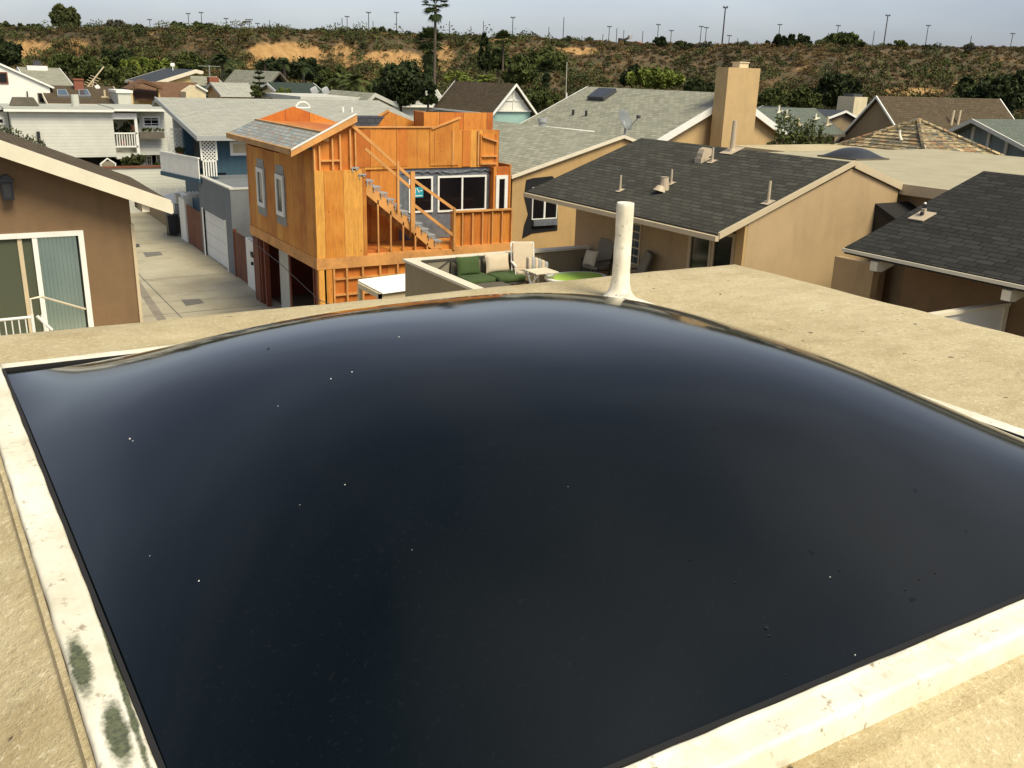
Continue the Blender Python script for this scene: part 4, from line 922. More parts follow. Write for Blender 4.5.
m.box(xb, xc, WY-.02, WY+.06, pz1, pz1+.08); m.box(xb, xc, WY-.02, WY+.06, pz0-.08, pz0); m.build('balustrade', 'white', wb)
m = MB().box(xc-.1, xc+.06, WY-.02, WY+.12, 2.9, 5.43); m.box(xb, xc, WY, WY+.1, 5.1, 5.43); m.build('post', 'white', wb)
MB().box(xb, xc, WY, WY+1.6, 2.85, 3.15).build('balcony_floor', 'white_siding', wb)
# lower storey: recess, planter ledge, white wall
lx0, lx1 = PY(70, 160, 59).x, PY(166, 160, 59).x
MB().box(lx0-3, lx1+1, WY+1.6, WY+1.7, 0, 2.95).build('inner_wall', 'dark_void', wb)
window(wb, 'y', WY+1.6, PY(146, 160, 61.6).x, PY(152, 160, 61.6).x, 2.1, 2.9, 'white', 'glass_dark', .08, 2, 3); window(wb, 'y', WY+1.6, PY(156, 160, 61.6).x, PY(161, 160, 61.6).x, 2.1, 2.9, 'white', 'glass_dark', .08, 2, 3)
MB().box(PY(140, 160, 61.6).x, PY(146, 160, 61.6).x-.05, WY+1.5, WY+1.58, 1.5, 2.9).build('post', 'white', wb)
gw = thing('garden_wall', (9, 57.8, 0), 'white courtyard wall with brown coping below the plant-filled recess', 'wall')
MB().box(PY(90, 170, 57.8).x, lx1+.9, 57.7, 57.9, 0, PY(130, 168, 57.7).z).build('wall', 'white_siding', gw); zc = PY(130, 168, 57.7).z
MB().box(PY(90, 170, 57.8).x, lx1+.9, 57.62, 57.98, zc+.002, zc+.1).build('coping', 'fence_brown', gw)
m = MB()
for i in range(14): x = 9.85+i*.16; m.box(x, x+.1, 56.3, 56.34, 0, 1.55)
m.build('picket_fence', 'white', gw)
p = PY(108, 164, 59.3); wc = thing('wicker_chair', tuple(p), 'small pale wicker armchair in the shaded recess', 'chair')
m = MB(); m.tube([(p.x-.35, 59.3, p.z-.6), (p.x-.4, 59.3, p.z), (p.x, 59.35, p.z+.3), (p.x+.4, 59.3, p.z), (p.x+.35, 59.3, p.z-.6)], .05, 6); m.build('frame', 'white', wc)
MB().box(p.x-.34, p.x+.34, 59.3, 59.36, p.z-.5, p.z+.15).build('backrest', 'sling', wc); MB().box(p.x-.34, p.x+.34, 58.8, 59.3, p.z-.5, p.z-.4).build('seat', 'sling', wc)
p = PY(39, 137, WY-.05); MB().box(p.x-.1, p.x+.06, WY-.2, WY-.002, p.z-.35, p.z+.3).build('wall_pipe', 'black_plastic', wb)
p = PZ(91, 110, 5.75); MB().tube([(p.x, 63, 5.6), (p.x, 63, 6.35)], .22, 12).build('roof_vent', 'pale_grey', wb)
p = PY(24, 104, 63); MB().prism([(p.x-.75, 5.7), (p.x+.75, 5.7), (p.x+.5, 6.15), (p.x-.55, 6.15)], 'y', 62.4, 63.4).build('roof_hatch', 'timber_grey', wb)

# ================================================================== right-hand black-roofed house
rh = thing('black_roofed_house', (17, 6, 0), 'tan house with near-black shingle roof and white rafter tails', 'house')
MB().prism([(14.43, 5.3), (18.3, 6.62), (22, 5.3), (22, 5.18), (18.3, 6.5), (14.43, 5.18)], 'y', -3, 11.9).build('roof', 'roof_black', rh)
MB().prism([(15.75, 0), (15.75, 5.62), (18.3, 6.48), (21.6, 5.3), (21.6, 0)], 'y', -2.6, 11.5).build('wall', 'brown_stucco', rh)
m = MB().box(14.39, 14.427, -3, 11.93, 5.22, 5.28); m.build('eave_board', 'cream_paint', rh)
for y in (11.15, 8.55, 5.9): MB().prism([(14.47, 5.14), (15.74, 5.57), (15.74, 5.3), (14.62, 4.95), (14.47, 4.97)], 'y', y, y+.16).build('rafter_tail', 'cream_paint', rh)
MB().tube([(15.68, 8.15, 5.4), (15.68, 8.15, 0)], .04, 8).build('downspout', 'lumber_dark', rh)
p = Vector((0, 0, 0)); r = ray(921, 217); k = (6.62-5.3)/(18.3-14.43); t = (5.3-k*14.43-H)/(r.z-k*r.x); p = Vector((r.x*t, r.y*t, H+r.z*t))
m = MB(); m.tube([p+Vector((0, 0, -.05)), p+Vector((.02, 0, .1)), p+Vector((.03, -.02, .24))], [.05, .035, .03], 10); m.build('vent_pipe', 'black_plastic', rh)
m = MB(); m.prism([(p.x-.2, p.z-.07+.02), (p.x+.17, p.z+.08), (p.x+.17, p.z+.1), (p.x-.2, p.z-.03)], 'y', p.y-.2, p.y+.14); m.build('flashing', 'beige_metal', rh)
MB().cushion(p+Vector((.03, -.02, .26)), .055, .055, .05, pw=2).build('vent_cap', 'white', rh, True)
MB().box(p.x-.06, p.x+.0, p.y-.1, p.y-.02, p.z+.1, p.z+.17).build('cap_strap', 'beige_metal', rh)
wp = thing('gate', (13.5, 8.3, 0), 'white framed panel gate against the black-roofed house', 'gate')
A = PX(1003, 303, 15.55); B = PX(929, 309, 15.55)
zt = A.z; yy = A.y
m = MB().box(12.6, 15.7, yy, yy+.06, zt-1.9, zt-.06); m.build('panel', 'white', wp)
m = MB().box(12.6, 15.72, yy-.05, yy+.09, zt-.06, zt); m.box(15.6, 15.72, yy-.03, yy-.002, zt-1.9, zt-.062); m.box(12.6, 12.72, yy-.03, yy-.002, zt-1.9, zt-.062); m.build('gate_frame', 'cream_paint', wp)

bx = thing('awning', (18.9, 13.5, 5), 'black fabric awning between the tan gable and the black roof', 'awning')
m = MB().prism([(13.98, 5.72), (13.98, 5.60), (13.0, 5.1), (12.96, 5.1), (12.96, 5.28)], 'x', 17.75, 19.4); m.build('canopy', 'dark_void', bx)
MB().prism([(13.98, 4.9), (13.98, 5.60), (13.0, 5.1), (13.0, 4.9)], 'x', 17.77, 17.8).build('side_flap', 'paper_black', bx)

fa = thing('flat_roofed_annex', (24, 18, 0), 'low tan annex with a wide pale flat roof and gutter', 'house')
MB().box(18.9, 30.5, 11, 22, 0, 5.86).build('wall', 'tan', fa)
MB().box(18.62, 31, 10.6, 22.3, 6.0, 6.1).build('flat_roof', 'flat_pale', fa)
m = MB().box(18.53, 18.615, 10.6, 14.0, 5.9, 6.13); m.box(18.63, 18.88, 10.6, 14.0, 5.87, 5.99); m.build('gutter', 'buff_trim', fa)
sd_ = thing('skylight', (24.5, 20.6, 6.1), 'small dark dome skylight on the pale flat roof of the annex', 'skylight')
pc = PZ(853, 157.5, 6.12); px_, py_ = pc.x, pc.y
m = MB(); n = 26; vs = []; fs = []
for j in range(n+1):
    for i in range(n+1):
        a = 2*i/n-1; b_ = 2*j/n-1; vs.append((px_+a*.7, py_+b_*.7, 6.15+.27*max(0, (1-abs(a)**2.4)*(1-abs(b_)**2.4))))
for j in range(n):
    for i in range(n): fs.append((j*(n+1)+i, j*(n+1)+i+1, (j+1)*(n+1)+i+1, (j+1)*(n+1)+i))
m.add(vs, fs).build('dome', 'smoked_glass', sd_, True)
MB().box(px_-.74, px_+.74, py_-.74, py_+.74, 6.101, 6.148).build('curb', 'timber_grey', sd_)

# ================================================================== grey gabled house with the torn-out window, chimney house
gh, gtop = gable_house('gabled_house', 'ochre house with sage shingle roof and black torn-out window', 'house', 'y', (16.68, 21.37, 26.0), (4.92, 6.24, 4.92), (28.12, 41.0), 'tan_light', 'roof_sage', 'cream_paint', wa=(16.78, 25.7), wb=(28.2, 40.5), fasc=.1, fasw=.06, th=.12)
WYg = 28.2
x0, x1 = PY(527, 210, WYg).x, PY(557, 210, WYg).x
za, zb2 = PY(540, 230, WYg).z, PY(540, 187, WYg).z
# torn building paper around the opening
pp = []
for (u, v) in [(526,180),(533,178),(552,176),(557,182),(557,230),(548,231),(532,233),(522,238),(524,225),(528,214),(524,196)]: q = PY(u, v, WYg); pp.append((q.x, q.z))
MB().prism(pp, 'y', WYg-.03, WYg-.004).build('torn_paper', 'paper_black', gh)
wx0, wx1 = PY(531, 210, WYg).x, PY(556, 210, WYg).x; wz0, wz1 = PY(540, 219, WYg).z, PY(540, 187, WYg).z
window(gh, 'y', WYg-.032, wx0, wx1, wz0, wz1, 'white', 'glass_dark', .03, 2, 1, mw=.07)
MB().box(wx0+.05, wx1-.02, WYg-.15, WYg-.035, wz0-.22, wz0-.02).build('window_ledge', 'wrap', gh)
for (u, v, d) in [(512.5, 133, 37)]: 
    p = PY(u, v, d); MB().tube([p-Vector((0, 0, .25)), p+Vector((0, 0, .12))], .05).build('vent_pipe', 'black_plastic', gh)

cw, ctop = gable_house('gabled_house', 'apricot stucco house with sage roof and tall square chimney', 'house', 'y', (29.9, 34.9, 39.3), (5.32, 7.66, 5.5), (36.9, 49.9), 'apricot', 'roof_sage', 'white', wa=(30.6, 38.7), wb=(37.2, 49.5), fasc=.34, fasw=.08)
CY = 35.9
cx0, cx1 = PY(728.5, 110, CY).x, PY(759, 110, CY).x
cxa = PY(728.5, 70, CY).x; cxb = PY(760.5, 70, CY).x
MB().box(cxa, cxb, CY, 36.75, 0, 8.87).build('chimney', 'apricot', cw)
m = MB(); cm_ = PY(738, 60, CY+.8); fx = PY(740.5, 65, CY+.45).x; m.box(fx-.3, fx+.3, CY+.2, CY+.7, 8.87, 9.1); m.box(fx-.34, fx+.34, CY+.16, CY+.74, 9.1, 9.15); m.build('chimney_flue', 'cream', cw)
# dark box skylight, vents on the near slope
def on_slope(u, v, ax0, az0, k):   # x-dependent plane
    r = ray(u, v); t = (az0-k*ax0-H)/(r.z-k*r.x); return Vector((r.x*t, r.y*t, H+r.z*t))
kk = (7.66-5.32)/5.0
q = [on_slope(u, v, 29.9, 5.32, kk) for (u, v) in [(588, 100), (604, 101), (617, 92), (600, 91)]]
up = Vector((-kk, 0, 1)).normalized()*.22
m = MB().add([p+up*.0 for p in q]+[p+up for p in q], [(0,1,2,3),(7,6,5,4),(0,4,5,1),(1,5,6,2),(2,6,7,3),(3,7,4,0)]); s_ = m.build('roof_skylight', 'dark_metal', cw)
cc = sum(q, Vector())/4
MB().add([cc+(p-cc)*.9+up*1.03 for p in q], [(0,1,2,3)]).build('pane', 'smoked_glass', s_)
for (u, v) in [(573, 115), (586, 116)]:
    p = on_slope(u, v, 29.9, 5.32, kk); MB().tube([p-Vector((0, 0, .1)), p+Vector((0, 0, .3))], .07).build('vent_pipe', 'black_plastic', cw)
fp = thing('flue_pipe', (25, 38, 0), 'galvanized flue pipe rising behind the sage gable roof', 'pipe')
p = PY(542, 130, 38.0); MB().tube([(p.x, 38, 3), (p.x, 38, 6.15)], .17, 12).build('pipe', 'galv', fp); MB().tube([(p.x, 38, 6.16), (p.x, 38, 6.34)], .22, 12).build('cap', 'galv', fp)
wl = thing('white_parapet', (27, 40, 0), 'low white parapet roof between the two sage roofs', 'parapet wall')
a = PY(533, 124, 39.5); b_ = PY(594, 131, 38.3)
MB().bar((a.x, 39.5, a.z-.3), (b_.x, 38.3, b_.z-.25), .25, .5).build('wall', 'white_wall', wl)
# satellite dish
dp = 6.0
ds = thing('satellite_dish', (21.4, 28.9, dp), 'grey satellite dish on tripod mast at the sage roof ridge', 'satellite dish')
base = PR(623, 144, 32); base = PZ(622, 147, 6.3)
bp = PY(624, 146, 28.9)
m = MB().tube([bp+Vector((0, 0, -.1)), bp+Vector((0, 0, .72))], .04, 8)
for a in (0.3, 2.4, 4.4): m.tube([bp+Vector((.3*math.cos(a), .3*math.sin(a), -.1)), bp+Vector((0, 0, .5))], .022, 6)
m.build('mast', 'galv', ds)
ctr = bp+Vector((0, 0, .95)); nrm = (VR*.74+Vector((0, 0, .42))-VD*.48).normalized(); e1 = nrm.cross(Vector((0, 0, 1))).normalized(); e2 = nrm.cross(e1).normalized()
vs = [ctr-nrm*.1]; fs = []; R_ = 4
for j in range(1, R_+1):
    for i in range(28):
        a = 2*math.pi*i/28; rr = j/R_; vs.append(ctr+e1*(.44*rr*math.cos(a))+e2*(.40*rr*math.sin(a))-nrm*(.1*(1-rr*rr)))
for i in range(28): fs.append((0, 1+i, 1+(i+1) % 28))
for j in range(R_-1):
    for i in range(28): fs.append((1+j*28+i, 1+(j+1)*28+i, 1+(j+1)*28+(i+1) % 28, 1+j*28+(i+1) % 28))
o = MB().add(vs, fs).build('dish', 'dish_grey', ds, True); md = o.modifiers.new('t', 'SOLIDIFY'); md.thickness = .02
MB().tube([ctr-e2*-.36-nrm*.03, ctr+nrm*.5+e2*.12], .022, 6).build('feed_arm', 'galv', ds)
MB().cushion(ctr+nrm*.52+e2*.1, .14, .14, .12).build('receiver', 'dark_metal', ds, True)
MB().tube([bp+Vector((0, 0, .7)), ctr-nrm*.1], .035, 6).build('bracket', 'galv', ds)
# ================================================================== farther houses
def far_house(name, label, E1, E2, R, ye, wall, roof, trim, depth=None, **kw):
    """ridge along x. E1,E2 eave ends, R the ridge end above E2 (photo pixels) at eave distance ye"""
    e1 = PY(*E1, ye); e2 = PY(*E2, ye); r = ray(*R); yr = ye*0+e2.x*r.y/r.x
    yr = min(max(yr, ye+2), ye+14); zr = PY(R[0], R[1], yr).z; ze = (e1.z+e2.z)/2
    t, top = gable_house(name, label, 'house', 'x', (ye, yr, 2*yr-ye), (ze, zr, ze), (e1.x, e2.x), wall, roof, trim, **kw)
    return t, ye, yr, ze, zr, e1.x, e2.x
def slope_pt(u, v, h):  # point on the -y slope of a far house
    t, ye, yr, ze, zr = h[:5]; k = (zr-ze)/(yr-ye); r = ray(u, v); s = (ze-k*ye-H)/(r.z-k*r.y); return Vector((r.x*s, r.y*s, H+r.z*s))

# tall white gabled house
y = 70; t, top = gable_house('gabled_house', 'tall plain white gabled house with two small dark windows', 'house', 'y', (-3.2, 2.6, 6.75), (6.2, 8.55, 6.6), (70, 78), 'white_wall', 'roof_sage', 'white', wa=(-2.8, 6.55), wb=(70.1, 78), fasc=.12, th=.14)
window(t, 'y', 70.1, PY(-6, 78, y).x, PY(8, 78, y).x, PY(4, 84, y).z, PY(4, 72, y).z, 'fence_brown', 'glass_dark', .08)
window(t, 'y', 70.1, PY(38, 97, y).x, PY(44.5, 97, y).x, PY(41, 103, y).z, PY(41, 93, y).z, 'timber_grey', 'glass_dark', .06)
p = PY(28, 100, 70.1); MB().tube([(p.x, 70.0, p.z-.35), (p.x, 70.0, p.z+.55)], .04, 6).build('pipe', 'dark_metal', t)
h = far_house('grey_roofed_house', 'house wing with plain sage roof behind the tall white gable', (30, 88), (75, 87), (59, 68), 73, 'white_wall', 'roof_sage', 'white')
p1, p2 = PY(27, 65.5, 80), PY(47.5, 66.5, 80); MB().box(p1.x, p2.x, 80, 81, p1.z-.6, p1.z).build('roof_box', 'white', h[0]); p = PY(37, 62, 80.3); MB().box(p.x-.25, p.x+.25, 80.2, 80.6, p1.z, p.z+.1).build('roof_vent', 'dark_metal', h[0])
h = far_house('brown_roofed_house', 'low house with brown roof, two small skylights and a brick chimney', (48, 105), (126, 102.5), (113, 86.5), 67.5, 'cream', 'roof_brown', 'cream_paint')
for (u, v) in [(63, 94.5), (84.5, 94.5)]:
    q = [slope_pt(u-5.5+2*0, v+3, h), slope_pt(u+6.5, v+3, h), slope_pt(u+3, v-3.2, h), slope_pt(u-6, v-3, h)]; w = Vector((0, -.08, .14))
    s_ = MB().add([p for p in q]+[p+w for p in q], [(0,1,2,3),(7,6,5,4),(0,4,5,1),(1,5,6,2),(2,6,7,3),(3,7,4,0)]).build('roof_skylight', 'galv', h[0]); c = sum(q, Vector())/4
    MB().add([c+(p-c)*.85+w*1.06 for p in q], [(0,1,2,3)]).build('pane', 'glass_blue', s_)
p = PY(79.5, 90, 71); m = MB().box(p.x-.28, p.x+.28, 71, 71.6, p.z-.8, p.z+.62); m.box(p.x-.33, p.x+.33, 70.95, 71.65, p.z+.62, p.z+.72); m.build('chimney', 'brick', h[0])
for (u, v) in [(105, 97), (112, 98)]: p = slope_pt(u, v, h); MB().tube([p, p+Vector((0, 0, .45))], .07).box(p.x-.25, p.x+.25, p.y-.2, p.y+.2, p.z-.04, p.z+.05).build('vent_pipe', 'buff_trim', h[0])
an = thing('television_antenna', tuple(PY(92, 88, 72)), 'slanted pale antenna boom above the brown roof', 'antenna')
a = PY(87, 88, 72); b_ = PY(104, 66.5, 72); m = MB().tube([a, b_], .05, 6); m.build('boom', 'buff_trim', an); m = MB(); m.tube([PY(92, 88, 72), PY(94, 80, 72)], .04, 6)
for i in range(5): q = a.lerp(b_, .1+.1*i); m.bar(q-Vector((.3, 0, -.12)), q+Vector((.3, 0, -.12)), .035, .035)
m.build('elements', 'buff_trim', an)
p = PY(97.5, 88, 71.5); ds2 = thing('satellite_dish', tuple(p), 'tiny white satellite dish on the brown roof', 'satellite dish'); MB().cushion(p+Vector((0, 0, .05)), .3, .08, .3, ax=(Vector((.8, 0, .6)), Vector((0, 1, 0)), Vector((-.6, 0, .8)))).build('dish', 'white', ds2, True); MB().tube([p, p-Vector((0, 0, .5))], .04, 6).build('mast', 'white', ds2)
wh = thing('stair_house', tuple(PY(125, 107, 66)), 'narrow pale grey side of a stairwell beside the yellow arch house', 'house')
a = PY(119, 107, 66); b_ = PY(131, 93, 66); MB().box(a.x, b_.x, 66, 69, 4, b_.z).build('wall', 'pale_grey', wh); MB().box(a.x-.1, b_.x+.1, 65.9, 69.1, b_.z+.001, b_.z+.15).build('roof', 'white', wh)

h = far_house('arched_house', 'yellow house with arched porch under a rust brown hip roof', (136, 100), (204, 97.5), (196, 82.5), 76, 'yellow_stucco', 'roof_rust', 'roof_rust', wa=(76.8, 82))
yq = 75.2; xa, xb = PY(130, 100, yq).x, PY(159, 100, yq).x; zt = PY(143, 85, yq).z; zb3 = PY(143, 108, yq).z
pts = [(xa, 0), (xa, zt-.2), ((xa+xb)/2-.3, zt+.45), (xb, zt+.2), (xb, 0)]
cxx = PY(147, 100, yq).x; zz = PY(147, 94.5, yq).z
arch = [(cxx+.95*math.cos(a), zz+.75*math.sin(a)) for a in np.linspace(0, math.pi, 12)]
MB().prism([(xa, 0), (xa, zt-.2), ((xa+xb)/2, zt+.3), (xb, zt-.1), (xb, 0), (cxx+.95, 0)]+arch+[(cxx-.95, 0)], 'y', yq, yq+.4).build('arch_wall', 'yellow_stucco', h[0])
MB().prism([(xa-.2, zt-.25), ((xa+xb)/2, zt+.4), (xb+.3, zt-.1), (xb+.3, zt-.3), ((xa+xb)/2, zt+.15), (xa-.2, zt-.45)], 'y', yq-.3, yq+1.6).build('porch_roof', 'roof_rust', h[0])
q = [PY(u, v, 74.5) for (u, v) in [(186, 99), (186, 92), (196, 85.5), (206, 92), (206, 99)]]; MB().prism([(p.x, p.z) for p in q], 'y', 74.5, 76.5).build('dormer', 'cream', h[0]); MB().bar(q[2]+Vector((0, 0, .05)), q[3]+Vector((.1, 0, .05)), .3, .12).build('dormer_rake', 'white', h[0])
# yellow shed-roofed house
y = 90; a = PY(152, 83, y); b_ = PY(195.5, 69.5, y); 
t, _ = gable_house('shed_roofed_house', 'pale yellow house with slate shed roof and long cream rake', 'house', 'y', (a.x, b_.x, b_.x+.5), (a.z, b_.z, b_.z-.1), (y, y+13), 'yellow_stucco', 'roof_slatey', 'cream_paint', wa=(a.x+.6, PY(191, 75, y).x), fasc=.3, fasw=.15)
p = PY(172.5, 65, 97); s3 = thing('satellite_dish', tuple(p), 'little white dish on the slate shed roof', 'satellite dish'); MB().cushion(p, .42, .12, .36).build('dish', 'white', s3, True); MB().tube([p, p-Vector((0, 0, .7))], .05).build('mast', 'white', s3)
h = far_house('chimney_house', 'distant grey-roofed house with white eave and short brick chimney', (190, 86), (225, 85), (216, 76.5), 94, 'cream', 'roof_sage', 'white', fasc=.5)
p = PY(214, 81, 93.6); MB().box(p.x-.45, p.x+.45, 93.5, 94.4, p.z-1, p.z+.35).build('chimney', 'brick', h[0])
p = PY(209, 65, 95); m = MB().tube([p-Vector((0, 0, 2)), p], .04, 5); m.bar(p-Vector((1, 0, .1)), p+Vector((1, 0, -.1)), .04, .04); m.build('antenna', 'galv', h[0])
far_house('green_roofed_house', 'low house with dark green roof below the brick chimney', (196, 97), (234, 97), (226, 86), 84, 'cream', 'roof_darkgreen', 'cream_paint')
y = 80; P = lambda u, v: PY(u, v, y)
a, b_, c = P(263, 91), P(280, 71.5), P(297, 93)
t, _ = gable_house('gabled_house', 'house with sage roof and dark shadowed gable beside the layered pine', 'house', 'y', (a.x, b_.x, c.x), (a.z, b_.z, c.z), (y, y+14), 'apricot', 'roof_sage', 'timber_grey', wa=(a.x+.5, c.x-.4), wb=(y+.9, y+13), fasc=.15)
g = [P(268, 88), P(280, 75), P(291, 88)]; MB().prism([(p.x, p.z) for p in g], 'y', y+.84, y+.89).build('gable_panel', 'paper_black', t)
far_house('hip_roofed_house', 'small low house with pale grey hip roof and a black vent', (221, 95), (258, 95), (247, 83), 78, 'apricot', 'roof_bluegrey', 'pale_grey')
h = far_house('dark_roofed_house', 'low house with black-green roof and one white rake board', (283, 99), (331, 96), (313, 83), 72, 'cream', 'roof_darkgreen', 'white')
p = slope_pt(318, 95, h); s4 = thing('satellite_dish', tuple(p), 'pair of pale dishes on the black-green roof', 'satellite dish')
for k in (0, 1): MB().cushion(p+Vector((k*.9-.4, -.3, .3)), .7, .15, .6, ax=(Vector((.85, .3, .4)), Vector((-.3, .9, 0)), Vector((-.4, 0, .9)))).build('dish', 'galv', s4, True)
MB().tube([p, p+Vector((0, -.2, .3))], .05).build('mast', 'galv', s4)
fl2 = thing('flat_roofed_house', tuple(PY(340, 99, 62)), 'long pale flat roof just beyond the grey shingle ridge', 'house')
a, b_ = PY(303, 98, 62), PY(362, 100, 62); MB().box(a.x, b_.x, 62, 66, 0, a.z-.2).build('wall', 'cream', fl2); MB().box(a.x-.3, b_.x+.3, 61.6, 70, a.z-.195, a.z+.1).build('roof', 'pale_grey', fl2)
y = 60; a, b_, c = PY(361, 107, y), PY(375, 93, y), PY(398, 104, y)
t, _ = gable_house('white_gabled_house', 'small pale gabled house half hidden by the big dark tree', 'house', 'y', (a.x, b_.x, c.x), (a.z, b_.z, c.z), (y, y+8), 'cream', 'roof_sage', 'pale_grey', fasc=.25)
h = far_house('grey_roofed_house', 'house with lilac-grey roof between dark tree and teal gable', (396, 105), (447, 105), (451, 87), 63, 'white_wall', 'roof_bluegrey', 'white')
window(h[0], 'y', 63.5, PY(424, 112, 63.5).x, PY(440, 112, 63.5).x, PY(430, 117, 63.5).z, PY(430, 109, 63.5).z, 'white', 'glass_blue', .15, 2, 1)
# teal gable
y = 50; fy = PX(455, 82, 29.81).y
t, _ = gable_house('gabled_house', 'steep gabled house with white gable over teal wall and brown roof', 'house', 'y', (28.25, 29.81, 31.4), (6.02, 7.72, 5.95), (50, fy), 'teal_paint', 'roof_brown', 'white', wa=(28.45, 31.1), wb=(50.35, fy-.3), fasc=.14, fasw=.1)
MB().prism([(28.75, 6.22), (31.0, 6.2), (29.81, 7.5)], 'y', 50.27, 50.34).build('gable_panel', 'white_boards', t)
m = MB().box(28.6, 31.1, 50.2, 50.34, 6.12, 6.2); m.box(29.78, 29.86, 50.22, 50.265, 6.2, 7.45); m.box(29.2, 30.5, 50.22, 50.264, 6.72, 6.78); m.build('gable_trim', 'white', t)

# right hand group
h = far_house('green_roofed_house', 'grey-green shingled house with pale vents behind the climbing bush', (752, 136), (845, 133), (814.5, 108), 42, 'olive_tan', 'roof_green', 'timber_grey')
for (u, v, hh, mt) in [(778.5, 112, .4, 'cream_paint'), (786, 117, .45, 'cream_paint'), (815.5, 119, .35, 'cream_paint'), (827, 125, .55, 'buff_trim'), (798, 126, .45, 'buff_trim')]:
    p = slope_pt(u, v, h); pipe_vent(h[0], p, hh, .06, mt)
MB().box(PY(793, 140, 41.5).x, PY(797, 140, 41.5).x, 41.4, 41.6, 2, 4.9).build('post', 'cream_paint', h[0])
cwid = PY(1000, 97, 40.43).x
t, _ = gable_house('gabled_house', 'tan gabled house with long brown shingle roof below the bluff', 'house', 'x', (37.7, 40.43, 43.4), (4.95, 7.64, 4.4), (50, cwid), 'olive_tan', 'roof_brown', 'white', wa=(38.3, 42.9), wb=(50.25, cwid-.3), fasc=.12, fasw=.1)
for (u, v) in [(951, 124), (957.5, 124)]:
    k = (7.64-4.95)/(40.43-37.7); r = ray(u, v); s = (4.95-k*37.7-H)/(r.z-k*r.y); p = Vector((r.x*s, r.y*s, H+r.z*s)); MB().tube([p-Vector((0, 0, .2)), p+Vector((.05, 0, .85))], .09, 8).build('vent_pipe', 'buff_trim', t)
y = 47; a, b_, c = PY(828, 117.5, y), PY(846, 110.5, y), PY(868, 123, y)
t, _ = gable_house('gabled_house', 'small olive gable with square cream chimney next to the brown roof', 'house', 'y', (a.x, b_.x, c.x), (a.z, b_.z, c.z), (y, y+8), 'olive_tan', 'roof_slatey', 'white', fasc=.14)
a, b_ = PY(850, 112, 47.5), PY(868.5, 112, 47.5); zt = PY(860, 97, 47.5).z
MB().box(a.x+.3, b_.x-.3, 47.5, 49, a.z-1.5, zt).build('chimney', 'cream', t); MB().box(a.x+.5, b_.x-.5, 47.8, 48.7, zt, zt+.2).build('chimney_cap', 'dark_metal', t)
A = PX(943, 133, 40); B = PX(973, 119, 40); C_ = PX(1024, 146, 40); k = (B.z-C_.z)/(B.y-C_.y)
t, _ = gable_house('gabled_house', 'blue-grey gabled house with pale battens and green-grey roof', 'house', 'x', (B.y-5, B.y, A.y+.2), (B.z-5*k, B.z, A.z-.1), (40, 54), 'greyblue_siding', 'roof_green', 'pale_grey', wa=(B.y-4.4, A.y-.2), wb=(40.7, 53.5), fasc=.16, fasw=.12)
bt = MB()
for (u, v0, v1) in [(969, 158, 126), (985, 160, 124), (1004, 160, 134)]:
    a = PX(u, v0, 40.66); b_ = PX(u, v1, 40.66); bt.box(40.6, 40.69, a.y-.07, a.y+.07, a.z, b_.z)
a = PX(985, 160, 40.6); bt.box(40.5, 40.69, PX(1018, 163, 40.6).y, PX(985, 163, 40.6).y, a.z-.12, a.z+.12); bt.build('batten', 'pale_grey', t)
# tiled pyramid roof
ty = thing('tiled_pavilion', (34, 25.3, 0), 'pyramid roof of mottled tan and rust tiles behind the flat roof', 'house')
ax, ay, az_ = 30.2, 24.0, 0
ap = PZ(918, 121.5, 0); r = ray(918, 121.5); s = 34.0/r.x; ap = Vector((34.0, r.y*s, H+r.z*s)); TW = 2.6
ez = ap.z-1.4
m = MB()
cs_ = [(ap.x-TW, ap.y-TW), (ap.x+TW, ap.y-TW), (ap.x+TW, ap.y+TW), (ap.x-TW, ap.y+TW)]
for i in range(4):
    a, b_ = cs_[i], cs_[(i+1) % 4]
    nrow = 12
    for j in range(nrow):
        f0, f1 = j/nrow, (j+1)/nrow
        def L_(p, f, dz=0): return (p[0]+(ap.x-p[0])*f, p[1]+(ap.y-p[1])*f, ez+(ap.z-ez)*f+dz)
        m.add([L_(a, f0, .045), L_(b_, f0, .045), L_(b_, f1, .0), L_(a, f1, .0), L_(a, f0, -.02), L_(b_, f0, -.02)], [(0, 1, 2, 3), (4, 5, 1, 0)])
m.build('roof', 'roof_tiles', ty)
m = MB()
for c in cs_: m.tube([(c[0], c[1], ez+.06), (ap.x, ap.y, ap.z+.06)], .09, 6)
m.build('hip_tiles', 'roof_tiles', ty)
MB().box(ap.x-TW+.4, ap.x+TW-.4, ap.y-TW+.4, ap.y+TW-.4, 0, ez).build('wall', 'olive_tan', ty)
p = Vector((ap.x-1.25, ap.y-.2, ap.z-.62)); MB().tube([p+Vector((-.1, -.2, -.1)), p+Vector((0, 0, .1)), p+Vector((.02, .05, .3))], [.06, .05, .05], 8).build('vent_pipe', 'cream_paint', ty)
tr = thing('terrace_roof', (26, 25.8, 0), 'narrow cream flat roof strip beside the bush and dome skylight', 'house')
MB().box(25.2, 30, 23.9, 26.2, 0, 5.85).build('wall', 'cream', tr); MB().box(25, 30.2, 23.7, 26.4, 5.86, 5.98).build('roof', 'roof_coat', tr)

